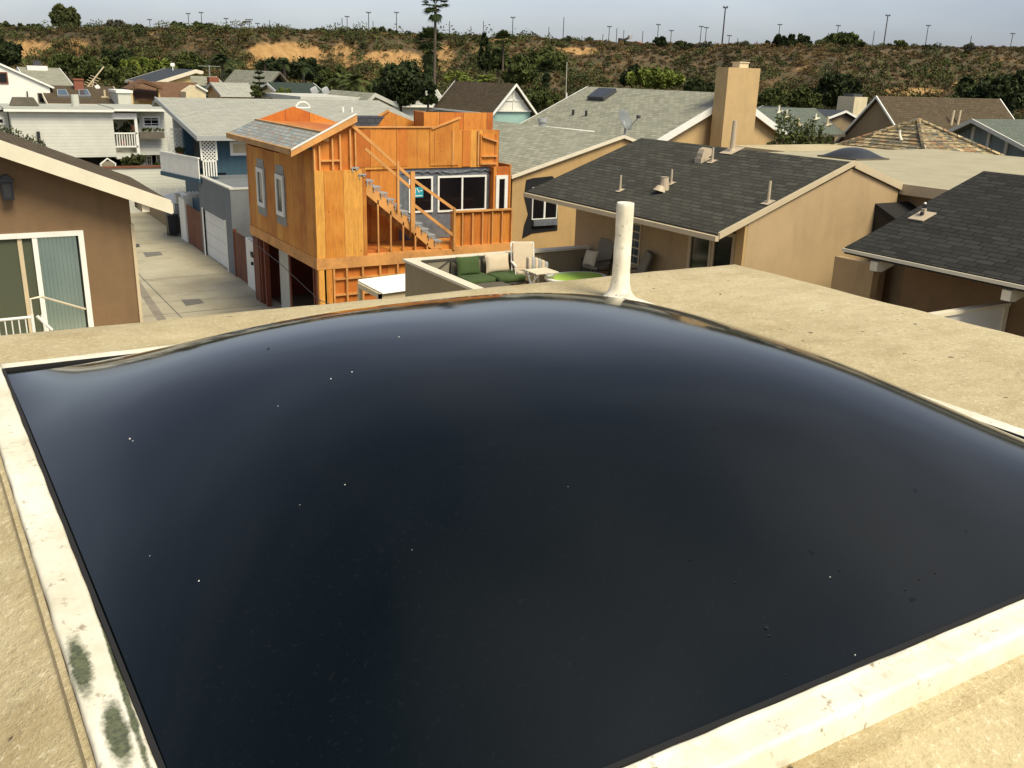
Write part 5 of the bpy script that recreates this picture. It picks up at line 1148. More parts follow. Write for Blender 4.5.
# ================================================================== the bluff
def cl(x, a, b): return max(a, min(b, x))
def sstep(a, b, x): t = cl((x-a)/(b-a), 0, 1); return t*t*(3-2*t)
def fbm(x, y, o=4, s=0): return noise.fractal(Vector((x, y, s)), .9, 2.1, o)
def terrain(r, l):
    top = 12.5+(l+95)*.0135+.5*fbm(l*.02, r*.02, 3, 2)
    w = 1.0-sstep(-60, 40, l)   # steep eroded cliff to the one side, gentler slope on the other
    r0 = 126+9*noise.noise(Vector((l*.03, 1, 0)))+5*noise.noise(Vector((l*.11, 3, 0)))
    r1 = r0+46-14*w
    t = cl((r-r0)/(r1-r0), 0, 1)
    p = t**1.1 if t > 0 else 0
    p = (1-w)*sstep(0, 1, t)*.55+(1-w)*t*.45+w*(.55*sstep(0, .5, t)+.45*sstep(.55, .95, t))
    gl = abs(noise.noise(Vector((l*.09, r*.02, 7))))*2.4+abs(noise.noise(Vector((l*.27, r*.05, 9))))*1.1
    z = p*top-gl*math.sin(math.pi*cl(t, 0, 1))*.9 + (.35*fbm(l*.3, r*.3, 4, 5) if t > 0 else 0)
    if r > r1: z += sstep(0, 300, r-r1)*1.5
    return z-.3*(1-sstep(0, .05, t))
SAND = [(22, 50, 32, 9, 1.0), (76, 46, 10, 8, .9), (290, 55, 36, 12, 1.0), (262, 52, 14, 9, .8), (345, 56, 14, 14, .9), (390, 60, 34, 9, 1.0), (445, 58, 10, 16, .8), (255, 66, 8, 8, .7), (575, 51, 22, 4, .9), (420, 68, 14, 8, .6), (478, 50, 10, 5, .5), (915, 92, 36, 4, .9), (960, 85, 14, 4, .6), (805, 70, 20, 8, .35), (500, 40, 20, 3, .6), (600, 40, 30, 3, .5), (150, 33, 10, 3, .5), (1000, 60, 20, 5, .3)]
def to_px(P):
    q = P-Vector((0, 0, H)); d = q.dot(FW); return 512+F*q.dot(CR)/d, 384-F*q.dot(CU)/d, d
def sandness(u, v):
    s = 0
    for (a, b_, w, h_, k) in SAND: s = max(s, k*math.exp(-((u-a)/w)**2-((v-b_)/h_)**2))
    return s
def WP(r, l, z): return Vector((VD.x*r+VR.x*l, VD.y*r+VR.y*l, z))
rs = list(np.arange(104, 196, 1.15))+list(np.arange(197, 260, 5))+[290, 340, 420, 520, 700, 1000]
ls = np.arange(-150, 190, 1.6); ls = np.concatenate([[-700, -400, -250, -190], ls, [220, 280, 420, 750]])
vs = []; sand = []
for r in rs:
    for l in ls:
        z = terrain(r, l); P = WP(r, l, z); vs.append(tuple(P)); u, v, d = to_px(P); sand.append(sandness(u, v) if r < 200 else .35)
nl = len(ls); fs = [(j*nl+i, j*nl+i+1, (j+1)*nl+i+1, (j+1)*nl+i) for j in range(len(rs)-1) for i in range(nl-1)]
hl = MB().add(vs, fs).build('hills', 'bluff_earth', smooth=True); hl['kind'] = 'structure'
at = hl.data.attributes.new('sand', 'FLOAT', 'POINT'); at.data.foreach_set('value', np.array(sand, dtype=np.float32))

# ================================================================== vegetation
def quad_mesh(name, cen, siz, tint, mat, parent=None, up=0.0, asp=1.0):
    n = len(cen); a = rng.normal(size=(n, 3)); a /= np.linalg.norm(a, axis=1)[:, None]
    b_ = rng.normal(size=(n, 3)); b_ = np.cross(a, b_); b_ /= np.linalg.norm(b_, axis=1)[:, None]
    if up: a[:, 2] += up; a /= np.linalg.norm(a, axis=1)[:, None]; b_ = np.cross(a, rng.normal(size=(n, 3))); b_ /= np.linalg.norm(b_, axis=1)[:, None]
    s = siz[:, None]; o = np.array(world_of(parent)) if parent else np.zeros(3)
    V = np.stack([cen-a*s, cen-b_*s*.55*asp, cen+a*s, cen+b_*s*.55*asp], 1).reshape(-1, 3)-o
    me = bpy.data.meshes.new(name); me.vertices.add(4*n); me.vertices.foreach_set('co', V.astype(np.float32).ravel())
    me.loops.add(4*n); me.loops.foreach_set('vertex_index', np.arange(4*n, dtype=np.int32)); me.polygons.add(n)
    me.polygons.foreach_set('loop_start', np.arange(0, 4*n, 4, dtype=np.int32)); me.polygons.foreach_set('loop_total', np.full(n, 4, dtype=np.int32))
    me.update(calc_edges=True)
    t = me.attributes.new('tint', 'FLOAT', 'POINT'); t.data.foreach_set('value', np.repeat(np.clip(tint, 0, 1), 4).astype(np.float32))
    ob = bpy.data.objects.new(name, me); COL.objects.link(ob); me.materials.append(MATS[mat])
    if parent: ob.parent = parent
    return ob
def crown_pts(c, rx, ry, rz, nclump, per, leaf, flat=.0):
    """clumps over an uneven ellipsoid"""
    cs, ss, ts = [], [], []
    for k in range(nclump):
        d = rng.normal(size=3); d /= np.linalg.norm(d); q = rng.uniform(.45, 1.0)**.6
        if d[2] < -.35: d[2] *= .5
        cc = np.array(c)+d*np.array([rx, ry, rz])*q*(1-flat*0)*rng.uniform(.85, 1.1)
        cr = min(rx, rz)*rng.uniform(.2, .38); m = int(per*rng.uniform(.6, 1.4))
        dd = rng.normal(size=(m, 3)); dd /= np.linalg.norm(dd, axis=1)[:, None]; pts = cc+dd*(cr*rng.uniform(.3, 1, size=(m, 1))**.5)
        cs.append(pts); ss.append(rng.uniform(.6, 1.3, m)*leaf); ts.append(np.clip(rng.uniform(.15, .85)+rng.normal(size=m)*.15, 0, 1))
    return np.concatenate(cs), np.concatenate(ss), np.concatenate(ts)
def tree(name, label, cat, u, v, w, h, d, mat, group=None, dens=1.0, leaf=None, trunk=True, dist='r', base=None):
    """crown centred at photo pixel u,v, w x h pixels, at forward distance d"""
    c = PR(u, v, d); k = d*1.0/F; rx, rz = w*k/2, h*k/2; l = c.dot(VR)
    gz = base if base is not None else (terrain(d, l) if d > 104 else 0)
    t = thing(name, (c.x, c.y, min(gz, c.z-rz)), label, cat, group)
    leaf = leaf or max(.1, min(.42, rx*.13)); ncl = int(cl(26*dens*(rx*rz)**.35, 10, 90))
    pts, ss, ts = crown_pts(c, rx, rx, rz, ncl, cl(65*dens, 30, 120), leaf)
    quad_mesh('crown' if trunk else 'foliage', pts, ss, ts, mat, t)
    zb = min(gz, c.z-rz)
    if trunk:
        m = MB(); r0 = max(.12, rx*.07); m.tube([(c.x, c.y, zb-.2), (c.x+.1*rx, c.y, (zb+c.z)/2), (c.x, c.y, c.z)], [r0*1.3, r0, r0*.6], 7)
        for q in range(5):
            a = rng.uniform(0, 6.28); m.tube([(c.x, c.y, max(zb, c.z-rz*.7)), (c.x+.6*rx*math.cos(a), c.y+.6*rx*math.sin(a), c.z+rz*rng.uniform(0, .5))], [r0*.6, r0*.2], 5)
        m.build('trunk', 'trunk', t)
    return t
def fan_palm(name, label, u, vtop, vbase, wpx, d, skirt=.0, mat='leaf_dark', fr=26, group=None, lean=(0, 0)):
    k = d/F; R_ = wpx*k/2; top = PR(u, vtop+wpx*.42, d); l = top.dot(VR); gz = min(terrain(d, l) if d > 104 else 0, PR(u, vbase, d).z)
    t = thing(name, (top.x, top.y, gz), label, 'palm tree', group)
    tr_ = max(.13, R_*.07)
    MB().tube([(top.x+lean[0], top.y+lean[1], gz-.3), (top.x+lean[0]*.4, top.y+lean[1]*.4, (gz+top.z)/2), tuple(top)], [tr_*1.5, tr_, tr_*.9], 8).build('trunk', 'trunk', t)
    def fronds(n, lo, hi, rad, centre, droop):
        V = []; Fc = []; T = []
        for i in range(n):
            az = rng.uniform(0, 6.28); el = rng.uniform(lo, hi); d0 = Vector((math.cos(az)*math.cos(el), math.sin(az)*math.cos(el), math.sin(el)))
            st = Vector(centre)+d0*rad*.45; sd_ = d0.cross(Vector((0, 0, 1))).normalized(); tn = rng.uniform(.1, .9)
            b0 = len(V); V += [tuple(Vector(centre)), tuple(st+sd_*.03), tuple(st-sd_*.03)]; Fc.append((b0, b0+1, b0+2)); T += [tn]*3
            nb = 15
            for j in range(nb):
                a = (j/(nb-1)-.5)*2.5; dd = (d0*math.cos(a)+sd_*math.sin(a)).normalized(); ln = rad*.58*rng.uniform(.85, 1.1)*(1-.2*abs(a)/1.25)
                tip = st+dd*ln+Vector((0, 0, -droop*ln*rng.uniform(.2, .6))); w = sd_*math.cos(a)-d0*math.sin(a); mid = st+dd*ln*.5
                b0 = len(V); V += [tuple(st), tuple(mid+w*rad*.045), tuple(tip), tuple(mid-w*rad*.045)]; Fc.append((b0, b0+1, b0+2, b0+3)); T += [cl(tn+rng.normal()*.1, 0, 1)]*4
        return V, Fc, T
    def mk(nm, V, Fc, T, mt):
        me = bpy.data.meshes.new(nm); o = Vector(t.location); me.from_pydata([tuple(Vector(p)-o) for p in V], [], Fc); me.materials.append(MATS[mt])
        a = me.attributes.new('tint', 'FLOAT', 'POINT'); a.data.foreach_set('value', np.array(T, dtype=np.float32)); ob = bpy.data.objects.new(nm, me); COL.objects.link(ob); ob.parent = t
    mk('crown', *fronds(fr, -.55, 1.45, R_, tuple(top), .5), mat)
    if skirt:
        V, Fc, T = [], [], []; ns = int(skirt/(R_*.2))
        for s in range(ns):
            q = fronds(9, -1.4, -.7, R_*(.85-.25*s/ns), (top.x, top.y, top.z-.25*R_-s*R_*.2), .6); b0 = len(V); V += q[0]; Fc += [tuple(i+b0 for i in f) for f in q[1]]; T += q[2]
        mk('dead_fronds', V, Fc, T, 'leaf_olive' if mat == 'leaf_mid' else mat)
    return t
def feather_palm(name, label, u, v, wpx, d, mat='leaf_mid', n=22, stem=None, cat='palm tree', lo=-.1, hi=1.45):
    k = d/F; R_ = wpx*k/2; c = PR(u, v, d); l = c.dot(VR); gz = min(terrain(d, l) if d > 104 else 0, c.z-.5) if stem is None else c.z-stem
    t = thing(name, (c.x, c.y, gz), label, cat); MB().tube([(c.x, c.y, gz-.2), tuple(c)], [.2, .15], 7).build('trunk', 'trunk', t)
    V, Fc, T = [], [], []
    for i in range(n):
        az = rng.uniform(0, 6.28); el = rng.uniform(lo, hi); tn = rng.uniform(.1, .9); ln = R_*rng.uniform(.8, 1.15); pr_ = []
        h = Vector((math.cos(az), math.sin(az), 0)); sd_ = Vector((-math.sin(az), math.cos(az), 0))
        for j in range(9):
            s = j/8; pr_.append(c+h*(ln*(math.cos(el)*s+.12*s*s))+Vector((0, 0, ln*(math.sin(el)*s-.62*s*s))))
        for j in range(8):
            for sg_ in (-1, 1):
                for q in (0, .5):
                    p = pr_[j].lerp(pr_[j+1], q); w = .30*ln*math.sin(math.pi*min(1, (j+q)/8*.9+.12)); b0 = len(V)
                    V += [tuple(p), tuple(p+(pr_[j+1]-pr_[j])*.55), tuple(p+sd_*(sg_*w)+(pr_[j+1]-pr_[j])*.9-Vector((0, 0, .35*w)))]; Fc.append((b0, b0+1, b0+2)); T += [cl(tn+rng.normal()*.08, 0, 1)]*3
    me = bpy.data.meshes.new('crown'); o = Vector(t.location); me.from_pydata([tuple(Vector(p)-o) for p in V], [], Fc); me.materials.append(MATS[mat])
    a = me.attributes.new('tint', 'FLOAT', 'POINT'); a.data.foreach_set('value', np.array(T, dtype=np.float32)); ob = bpy.data.objects.new('crown', me); COL.objects.link(ob); ob.parent = t
    return t
GS = 'shrubs along the top of the bluff'; GB = 'trees at the foot of the bluff'
tree('round_tree', 'tall round-headed tree standing alone on the skyline', 'tree', 64.5, 19.5, 27, 21, 172, 'leaf_olive', dens=1.6)
for (u, v, w, h, mt, lb) in [
 (7, 29, 20, 12, 'leaf_olive', 'olive skyline shrub at the near end beyond the white gable'), (32, 31, 28, 11, 'leaf_olive', 'low wide olive shrub just before the round skyline tree'),
 (80, 34, 16, 10, 'leaf_grey', 'grey shrub under the round skyline tree'), (115, 30, 24, 17, 'leaf_grey', 'bushy grey-green skyline shrub above the dark brown roof'), (138, 33, 22, 14, 'leaf_olive', 'brownish skyline shrub next to the bushy grey one'),
 (181, 31, 22, 14, 'leaf_dark', 'dark rounded bush below two tall poles'), (208, 33, 46, 14, 'leaf_olive', 'long flat-topped dark thicket on the skyline'), (250, 36, 16, 9, 'leaf_dark', 'small dark bush after the long thicket'), (268, 37, 18, 8, 'leaf_dark', 'low dark bush beside a thin short pole'),
 (321, 35, 34, 10, 'leaf_dark', 'wide dark green bush over the sandy cliff'), (357, 37, 18, 15, 'leaf_grey', 'greyish bush at the foot of crossarm poles'), (384, 35, 28, 13, 'leaf_olive', 'broad olive bush before the fan palm'),
 (456, 40, 18, 8, 'leaf_olive', 'low olive bush beyond the tall palm'), (564, 48, 20, 17, 'leaf_dark', 'dark upright bush on the bare sandy ledge'), (660, 42.5, 14, 10, 'leaf_dark', 'small neat dark bush next to the pumpjack'),
 (683, 47, 18, 10, 'leaf_olive', 'olive scrub mound before the tallest pole'), (707, 47, 14, 10, 'leaf_grey', 'grey scrub mound at the foot of paired poles'), (790, 42, 42, 12, 'leaf_dark', 'smooth domed dark bush above the green roof'), (822, 44, 14, 10, 'leaf_mid', 'pale spiky bush between the two domed bushes'),
 (842, 43, 36, 15, 'leaf_mid', 'large rounded green bush on the skyline'), (898, 46, 18, 10, 'leaf_mid', 'small yellow-green bush beside the leaning tall pole'), (970, 47, 12, 7, 'leaf_grey', 'tiny grey shrub near the last poles')]:
    tree('shrub', lb, 'shrub', u, v, w, h, 172, mt, GS, dens=1.2, trunk=False)
for (u, v, w, h, d, mt, lb) in [
 (6, 56, 30, 26, 120, 'leaf_dark', 'dark green tree rising behind the tall white gable'), (66, 64, 34, 16, 118, 'leaf_mid', 'mid-green bush row behind the sage roof'), (92, 70, 36, 26, 114, 'leaf_mid', 'loose green tree behind the slanted antenna'),
 (121, 62, 30, 24, 118, 'leaf_dark', 'dark dense tree between two green ones'), (148, 68, 46, 16, 112, 'leaf_bright', 'bright yellow-green flat-topped tree above the slate roof'), (128, 78, 36, 18, 106, 'leaf_mid', 'green tree hugging the slate shed roof'), (190, 64, 28, 18, 116, 'leaf_mid', 'soft green tree behind the small white dish'),
 (275, 68, 34, 18, 112, 'leaf_dark', 'dark hedge-like tree behind the dark gable'), (305, 72, 34, 22, 108, 'leaf_dark', 'dark spreading tree above the black-green roof'), (335, 82, 40, 24, 100, 'leaf_mid', 'mid-green tree beyond the pale flat roof'),
 (392, 72, 26, 12, 118, 'leaf_mid', 'tall green thicket behind the big dark tree'), (382, 90, 26, 22, 96, 'leaf_mid', 'green shrub mass beside the bright feather palm'), (455, 78, 22, 12, 104, 'leaf_bright', 'fresh green bush between palm trunk and agave'),
 (520, 74, 30, 26, 120, 'leaf_mid', 'rounded green tree right behind the teal gable'.replace('right ', '')), (545, 62, 40, 22, 132, 'leaf_mid', 'wide green thicket on the lower slope'), (540, 100, 34, 22, 96, 'leaf_mid', 'green bushes at the corner of the apricot house roof'), (498, 62, 26, 20, 130, 'leaf_mid', 'grey-green tree by the fluffy palm'),
 (655, 80, 52, 18, 120, 'leaf_bright', 'bright yellow-green shrub over the apricot house ridge'), (632, 78, 24, 20, 122, 'leaf_dark', 'dark shrub joined to the bright yellow-green one'), (700, 88, 30, 14, 108, 'leaf_dark', 'dark low tree touching the tall chimney'),
 (770, 102, 34, 22, 100, 'leaf_mid', 'olive green tree just past the tall chimney'), (800, 100, 40, 22, 104, 'leaf_mid', 'broad green tree over the grey-green shingled roof'), (838, 92, 44, 32, 108, 'leaf_dark', 'deep green tree behind the cream chimney'), (985, 100, 60, 34, 100, 'leaf_dark', 'wide dark tree beyond the brown roof end'), (1015, 92, 40, 30, 104, 'leaf_dark', 'dark tree mass at the edge above the blue-grey gable'), (735, 96, 30, 18, 104, 'leaf_mid', 'green shrub peeking past both sides of the tall chimney')]:
    tree('leafy_tree', lb, 'tree', u, v, w, h, d, mt, GB, dens=1.5)
tree('dark_tree', 'big dense dark tree between the plywood roof and palms', 'tree', 400, 88, 44, 44, 66, 'leaf_dark', dens=2.4, leaf=.16)
tree('dark_tree', 'small offshoot tree beside the big dark tree', 'tree', 428, 96, 16, 26, 64, 'leaf_dark', dens=1.6, leaf=.13)
# climbing bush with upright shoots
cb = thing('climbing_bush', tuple(PZ(795, 150, 5.0)), 'leafy green bush with upright shoots before the grey-green roof', 'bush')
P_, S_, T_ = crown_pts(PY(792, 143, 33), 1.5, .8, .5, 30, 60, .08)
arr = [P_]; s2 = [S_]; t2 = [T_]
for (u, v0, v1) in [(778, 150, 117), (784, 150, 112), (790, 150, 116), (795, 150, 120), (806, 150, 124), (812, 150, 120), (820, 150, 126), (828, 152, 136), (800, 150, 128)]:
    a, b_ = PY(u, v0, 33), PY(u+1, v1, 33)
    for s in np.linspace(0, 1, 16):
        c = a.lerp(b_, s); n = 14; arr.append(np.array(c)+rng.normal(size=(n, 3))*[.09, .09, .05]); s2.append(np.full(n, .07)); t2.append(rng.uniform(.2, 1, n))
quad_mesh('foliage', np.concatenate(arr), np.concatenate(s2), np.concatenate(t2), 'leaf_mid', cb)
m = MB()
for (u, v1) in [(778, 119), (784, 114), (790, 118), (806, 126), (812, 122), (820, 128)]: m.tube([PY(u, 156, 33), PY(u+1, v1, 33)], .015, 5)
m.build('stems', 'trunk', cb)
# Norfolk pine
c = PR(259.5, 86, 70); np_ = thing('norfolk_pine', (c.x, c.y, 0), 'small layered pine with tiers of dark branches', 'tree')
zt = PR(259.5, 71, 70).z; MB().tube([(c.x, c.y, 0), (c.x, c.y, zt)], [.14, .03], 7).build('trunk', 'trunk', np_)
arr = []; 
for k in range(9):
    z = zt-.15-k*.36; rad = .22+.11*k
    for a in np.linspace(0, 6.28, 9)[:-1]+rng.uniform(0, 1):
        for s in np.linspace(.15, 1, 7): arr.append(np.array([c.x+rad*s*math.cos(a), c.y+rad*s*math.sin(a), z+.08*s*s])+rng.normal(size=(6, 3))*[.05, .05, .025])
arr = np.concatenate(arr); quad_mesh('crown', arr, np.full(len(arr), .07), rng.uniform(0, .6, len(arr)), 'leaf_dark', np_)
tree('conifer', 'yellow-green conifer at the foot of the layered pine', 'tree', 256, 93, 9, 17, 69, 'leaf_mid', dens=1.2, leaf=.1); tree('leafy_tree', 'pale green small tree hiding the shadowed gable base', 'tree', 283, 94, 14, 12, 72, 'leaf_bright', dens=1, leaf=.1)
fan_palm('fan_palm', 'very tall slim fan palm cut off by the top of the view', 435.5, -7, 84, 29, 88, skirt=.4, mat='leaf_palm', fr=42, lean=(-.2, 0))
fan_palm('fan_palm', 'dark fan palm with a long shaggy skirt of dead fronds', 430, 28, 82, 33, 92, skirt=3.6, mat='leaf_palm', fr=55)
fan_palm('fan_palm', 'fluffy small fan palm on the slope beyond the cypress', 503.5, 31, 58, 20, 128, mat='leaf_mid', fr=70)
fan_palm('fan_palm', 'short dark fan palm above the sage roofs', 547, 60, 88, 20, 104, skirt=1.2, mat='leaf_dark', fr=60)
fan_palm('fan_palm', 'squat fan palm low behind the teal gable', 539, 86, 104, 16, 98, mat='leaf_dark', fr=24)
feather_palm('date_palm', 'dark feathery palm clump over the small brick chimney', 222, 62, 34, 104, 'leaf_dark', 30)
feather_palm('date_palm', 'second dark feathery palm touching the sage gable', 232, 74, 26, 100, 'leaf_dark', 22)
feather_palm('feather_palm', 'bright green feather palm beyond the pale flat roof', 357, 82, 40, 84, 'leaf_mid', 30)
feather_palm('feather_palm', 'loose feather palm to the side of the bright one', 341, 80, 30, 90, 'leaf_mid', 22)
for (u, v, w) in [(265, 64, 22), (284, 63, 26), (303, 67, 22)]: feather_palm('feather_palm', {265: 'dark feather palm nearest the sandy cliff', 284: 'dark feather palm directly over the shadowed gable', 303: 'dark feather palm at the end of the row over the black-green roof'}[u], u, v, w, 106, 'leaf_dark', 18)
feather_palm('agave', 'spiky pale agave rosette above the brown roof ridge', 484, 82, 34, 100, 'leaf_bright', 26, None, 'plant', .2, 1.5); feather_palm('agave', 'second spiky agave beside the palm trunk', 466, 80, 24, 101, 'leaf_bright', 20, None, 'plant', .2, 1.5)
cy = PR(484.5, 58, 112); t = thing('cypress', (cy.x, cy.y, min(terrain(112, cy.dot(VR)), cy.z-3)), 'narrow dark columnar cypress on the slope', 'tree')
P_, S_, T_ = crown_pts(cy, .62, .62, 2.75, 60, 60, .2); quad_mesh('crown', P_, S_, T_, 'leaf_dark', t); MB().tube([(cy.x, cy.y, t.location.z-.3), (cy.x, cy.y, cy.z)], [.2, .1]).build('trunk', 'trunk', t)
# alley and balcony plants
def pot_plant(label, u, v, d, wpx, hpx, mat='leaf_dark', name='potted_plant', potm='rust', leaf=.07):
    c = PY(u, v, d); k = d/F*1.1; t = thing(name, tuple(c), label, 'plant'); P_, S_, T_ = crown_pts(c, wpx*k/2, .25, hpx*k/2, 16, 40, leaf); quad_mesh('foliage', P_, S_, T_, mat, t)
    z = c.z-hpx*k/2
    if name == 'window_box': MB().box(c.x-wpx*k/2, c.x+wpx*k/2, c.y-.2, c.y+.1, z-.35, z-.02).build('pot', 'timber_grey', t); return t
    m = lathe([(.12, -.3), (.16, -.05), (.17, 0), (.14, 0)], (c.x, c.y, z+.05), 12); m.add([(c.x-.1, c.y-.1, z-.25), (c.x+.1, c.y-.1, z-.25), (c.x, c.y+.12, z-.25)], [(0, 1, 2)]); m.build('pot', potm, t)
    return t
pot_plant('dark leafy plant filling the white balcony', 122, 131, 60.8, 16, 16); pot_plant('small hanging plant at the white balcony post', 134, 121, 60.4, 8, 8, 'leaf_mid')
pot_plant('planter greenery under the small paned window', 151, 130, 60.3, 20, 3, 'leaf_mid', 'window_box'); pot_plant('green potted plant in the courtyard recess', 127, 162, 59, 9, 9, 'leaf_mid'); pot_plant('reddish leafy plant in the courtyard recess', 137, 160, 59, 12, 12, 'leaf_olive'); pot_plant('trailing plant by the paned courtyard windows', 157, 165, 59, 8, 5, 'leaf_mid')
pot_plant('terracotta pot plant behind the angled balcony', 180, 150, 46.5, 9, 4, 'leaf_olive')
wd = thing('roof_weeds', tuple(PY(25, 138, 24.3)), 'dry weeds sprouting behind the brown roof edge', 'weeds'); arr = []
for i in range(60):
    u = rng.uniform(2, 48); v0 = 133+(u)*.37; p = PY(u, v0+2, 24.9); h = rng.uniform(.05, .3)
    for s in np.linspace(0, 1, 9): arr.append(np.array(p)+[rng.normal()*.02, rng.normal()*.05, h*s])
arr = np.array(arr); quad_mesh('foliage', arr, np.full(len(arr), .035), rng.uniform(0, 1, len(arr)), 'leaf_olive', wd); 
# scrub cover
cs, ss, ts = [], [], []; cnt = 0
while cnt < 15000:
    r = rng.uniform(106, 186); l = rng.uniform(-112, 128); z = terrain(r, l); u, v, d = to_px(WP(r, l, z))
    if u < -40 or u > 1064: continue
    s = sandness(u, v)
    if s > .35 and rng.random() < .86: continue
    if noise.noise(Vector((r*.12, l*.12, 4))) < -.42 and rng.random() < .7: continue
    cnt += 1; rad = rng.uniform(.35, 1.2)*(1 if r < 150 else .55); c = WP(r, l, z+rad*.3); m = int(30+50*rad)
    dd = rng.normal(size=(m, 3)); dd /= np.linalg.norm(dd, axis=1)[:, None]; dd[:, 2] = abs(dd[:, 2])*.75
    cs.append(np.array(c)+dd*rad*rng.uniform(.5, 1, size=(m, 1))); ss.append(rng.uniform(.07, .17, m)*(0.75+.35*rad)); base = noise.noise(Vector((r*.06, l*.06, 11)))*.5+.45
    ts.append(np.clip(base+rng.normal()*.22+rng.normal(size=m)*.08, 0, 1))
so = quad_mesh('scrub', np.concatenate(cs), np.concatenate(ss), np.concatenate(ts), 'leaf_scrub'); tag(so, 'low brown and olive scrub covering the bluff', 'scrub', kind='stuff')
cs, ss, ts = [], [], []; cs2, ss2, ts2 = [], [], []
for i in range(3600):
    r = rng.uniform(108, 170); l = rng.uniform(-112, 128); z = terrain(r, l); u, v, d = to_px(WP(r, l, z)); lim = 58 if u < 560 else 82
    if v < lim-rng.uniform(0, 26) or sandness(u, v) > .4: continue
    rad = rng.uniform(.6, 1.9); c = WP(r, l, z+rad*.4); m = 60; dd = rng.normal(size=(m, 3)); dd /= np.linalg.norm(dd, axis=1)[:, None]
    cs.append(np.array(c)+dd*rad*rng.uniform(.5, 1, size=(m, 1))); ss.append(rng.uniform(.12, .26, m)); ts.append(np.clip(rng.uniform(0, .9)+rng.normal(size=m)*.1, 0, 1))
for i in range(2300):
    r = rng.uniform(112, 176); l = rng.uniform(-112, 128); z = terrain(r, l); u, v, d = to_px(WP(r, l, z))
    if sandness(u, v) > .55 or (u > 600 and rng.random() < .6): continue
    rad = rng.uniform(.9, 2.3)*(1 if r < 155 else .5); c = WP(r, l, z+rad*.3); m = 190; dd = rng.normal(size=(m, 3)); dd /= np.linalg.norm(dd, axis=1)[:, None]; dd[:, 2] *= .8
    cs2.append(np.array(c)+dd*rad*rng.uniform(.55, 1, size=(m, 1))); ss2.append(rng.uniform(.09, .19, m)); ts2.append(np.clip(rng.uniform(0, .9)+rng.normal(size=m)*.08, 0, 1))
tag(quad_mesh('brush', np.concatenate(cs2), np.concatenate(ss2), np.concatenate(ts2), 'leaf_olive'), 'rounded olive brush scattered over the slope', 'brush', kind='stuff')
so = quad_mesh('undergrowth', np.concatenate(cs), np.concatenate(ss), np.concatenate(ts), 'leaf_mid'); tag(so, 'green undergrowth along the foot of the bluff', 'undergrowth', kind='stuff')

# ================================================================== utility poles and pumpjack on the mesa
POLES = [(60, 10, 22, 0, 'stub pole poking above the round skyline tree'), (96, 20, 32, 0, 'short pole over the sage roof wing'), (100, 24, 31, 0, 'faint stub pole beside the short pole over the sage roof'), (149.5, 19, 31, 1, 'short crossarm pole over the bright flat-topped tree'),
 (188, 13, 28, 1, 'tall crossarm pole above the dark rounded bush'), (201, 12, 27, 1, 'tall narrow-armed pole rising from the long thicket'), (226, 18, 31, 1, 'crossarm pole at the end of the long thicket'), (234, 21, 36, 0, 'plain pole just past the long thicket'), (244, 22, 33, 1, 'first of two poles carrying the transformer platform'), (249, 19, 33, 2, 'second pole of the transformer pair'),
 (257.5, 23, 33, 1, 'short crossarm pole after the transformer pair'), (264, 23, 34, 0, 'short plain pole after the transformer pair'), (269.5, 20, 34, 0, 'plain upright pole above the layered pine'), (287, 26, 34, 0, 'lone stub pole over the shadowed gable'), (342, 18, 37, 0, 'plain tall pole left of a crossarm twin'.replace('left of', 'next to')), (347, 16, 37, 1, 'tall crossarm pole paired with a plain pole'),
 (360, 23, 32, 0, 'short faint pole behind the greyish bush'), (368.5, 12, 37, 1, 'tallest crossarm pole near the fan palms'), (373, 21, 33, 0, 'short pole right behind the tallest crossarm pole'.replace('right ', '')), (396.5, 12, 36, 1, 'tall crossarm pole just before the fan palms'), (449.5, 21, 36, 0, 'plain pole just beyond the tall palm'), (471, 26, 34, 0, 'stub pole above the agave'), (483.5, 21, 36, 0, 'plain pole above the columnar cypress'),
 (513, 17, 42, 1, 'tall crossarm pole over the teal gable peak'), (549, 27, 44, 0, 'short plain pole above the short dark palm'), (564, 17, 41, 0, 'tall plain pole behind the dark upright bush'), (582, 36, 45, 0, 'tiny pole over the bare sandy ledge'), (603, 34, 45, 0, 'tiny pole before the pumpjack group'), (609.5, 26, 46, 1, 'crossarm pole before the pumpjack'), (617, 28, 45, 0, 'plain pole closest before the pumpjack'),
 (624, 30, 37, 0, 'stub pole behind the pumpjack'), (643, 31, 46, 0, 'pole between pumpjack and neat dark bush'), (658.5, 24, 40, 1, 'pole rising behind the neat dark bush'), (671.5, 30, 47, 1, 'pole just beyond the neat dark bush'), (701.5, 26, 47, 1, 'crossarm pole, first of the leaning pair'), (706.5, 27, 45, 1, 'crossarm pole, second of the leaning pair'),
 (725.5, 7, 47, 1, 'tallest pole of all, above the chimney'), (729.5, 35, 46, 1, 'small pole at the foot of the tallest pole'), (738, 38, 46, 0, 'tiny pole above the chimney corner'), (757, 41, 47, 0, 'tiny pole past the chimney'), (780, 24, 42, 1, 'crossarm pole behind the smooth domed bush'), (828.5, 33, 42, 0, 'short pole by the pale spiky bush'),
 (838.5, 25, 38, 1, 'crossarm pole over the large rounded bush'), (874.5, 31, 47, 0, 'plain pole between two green bushes'), (888, 15, 48, 1, 'very tall leaning crossarm pole near the small yellow-green bush'), (928.5, 25, 47, 1, 'leaning crossarm pole over the brown roof'), (971.5, 36, 47, 0, 'tiny pole near the blue-grey gable peak'), (1013, 33, 49, 1, 'crossarm pole near the edge of the mesa')]
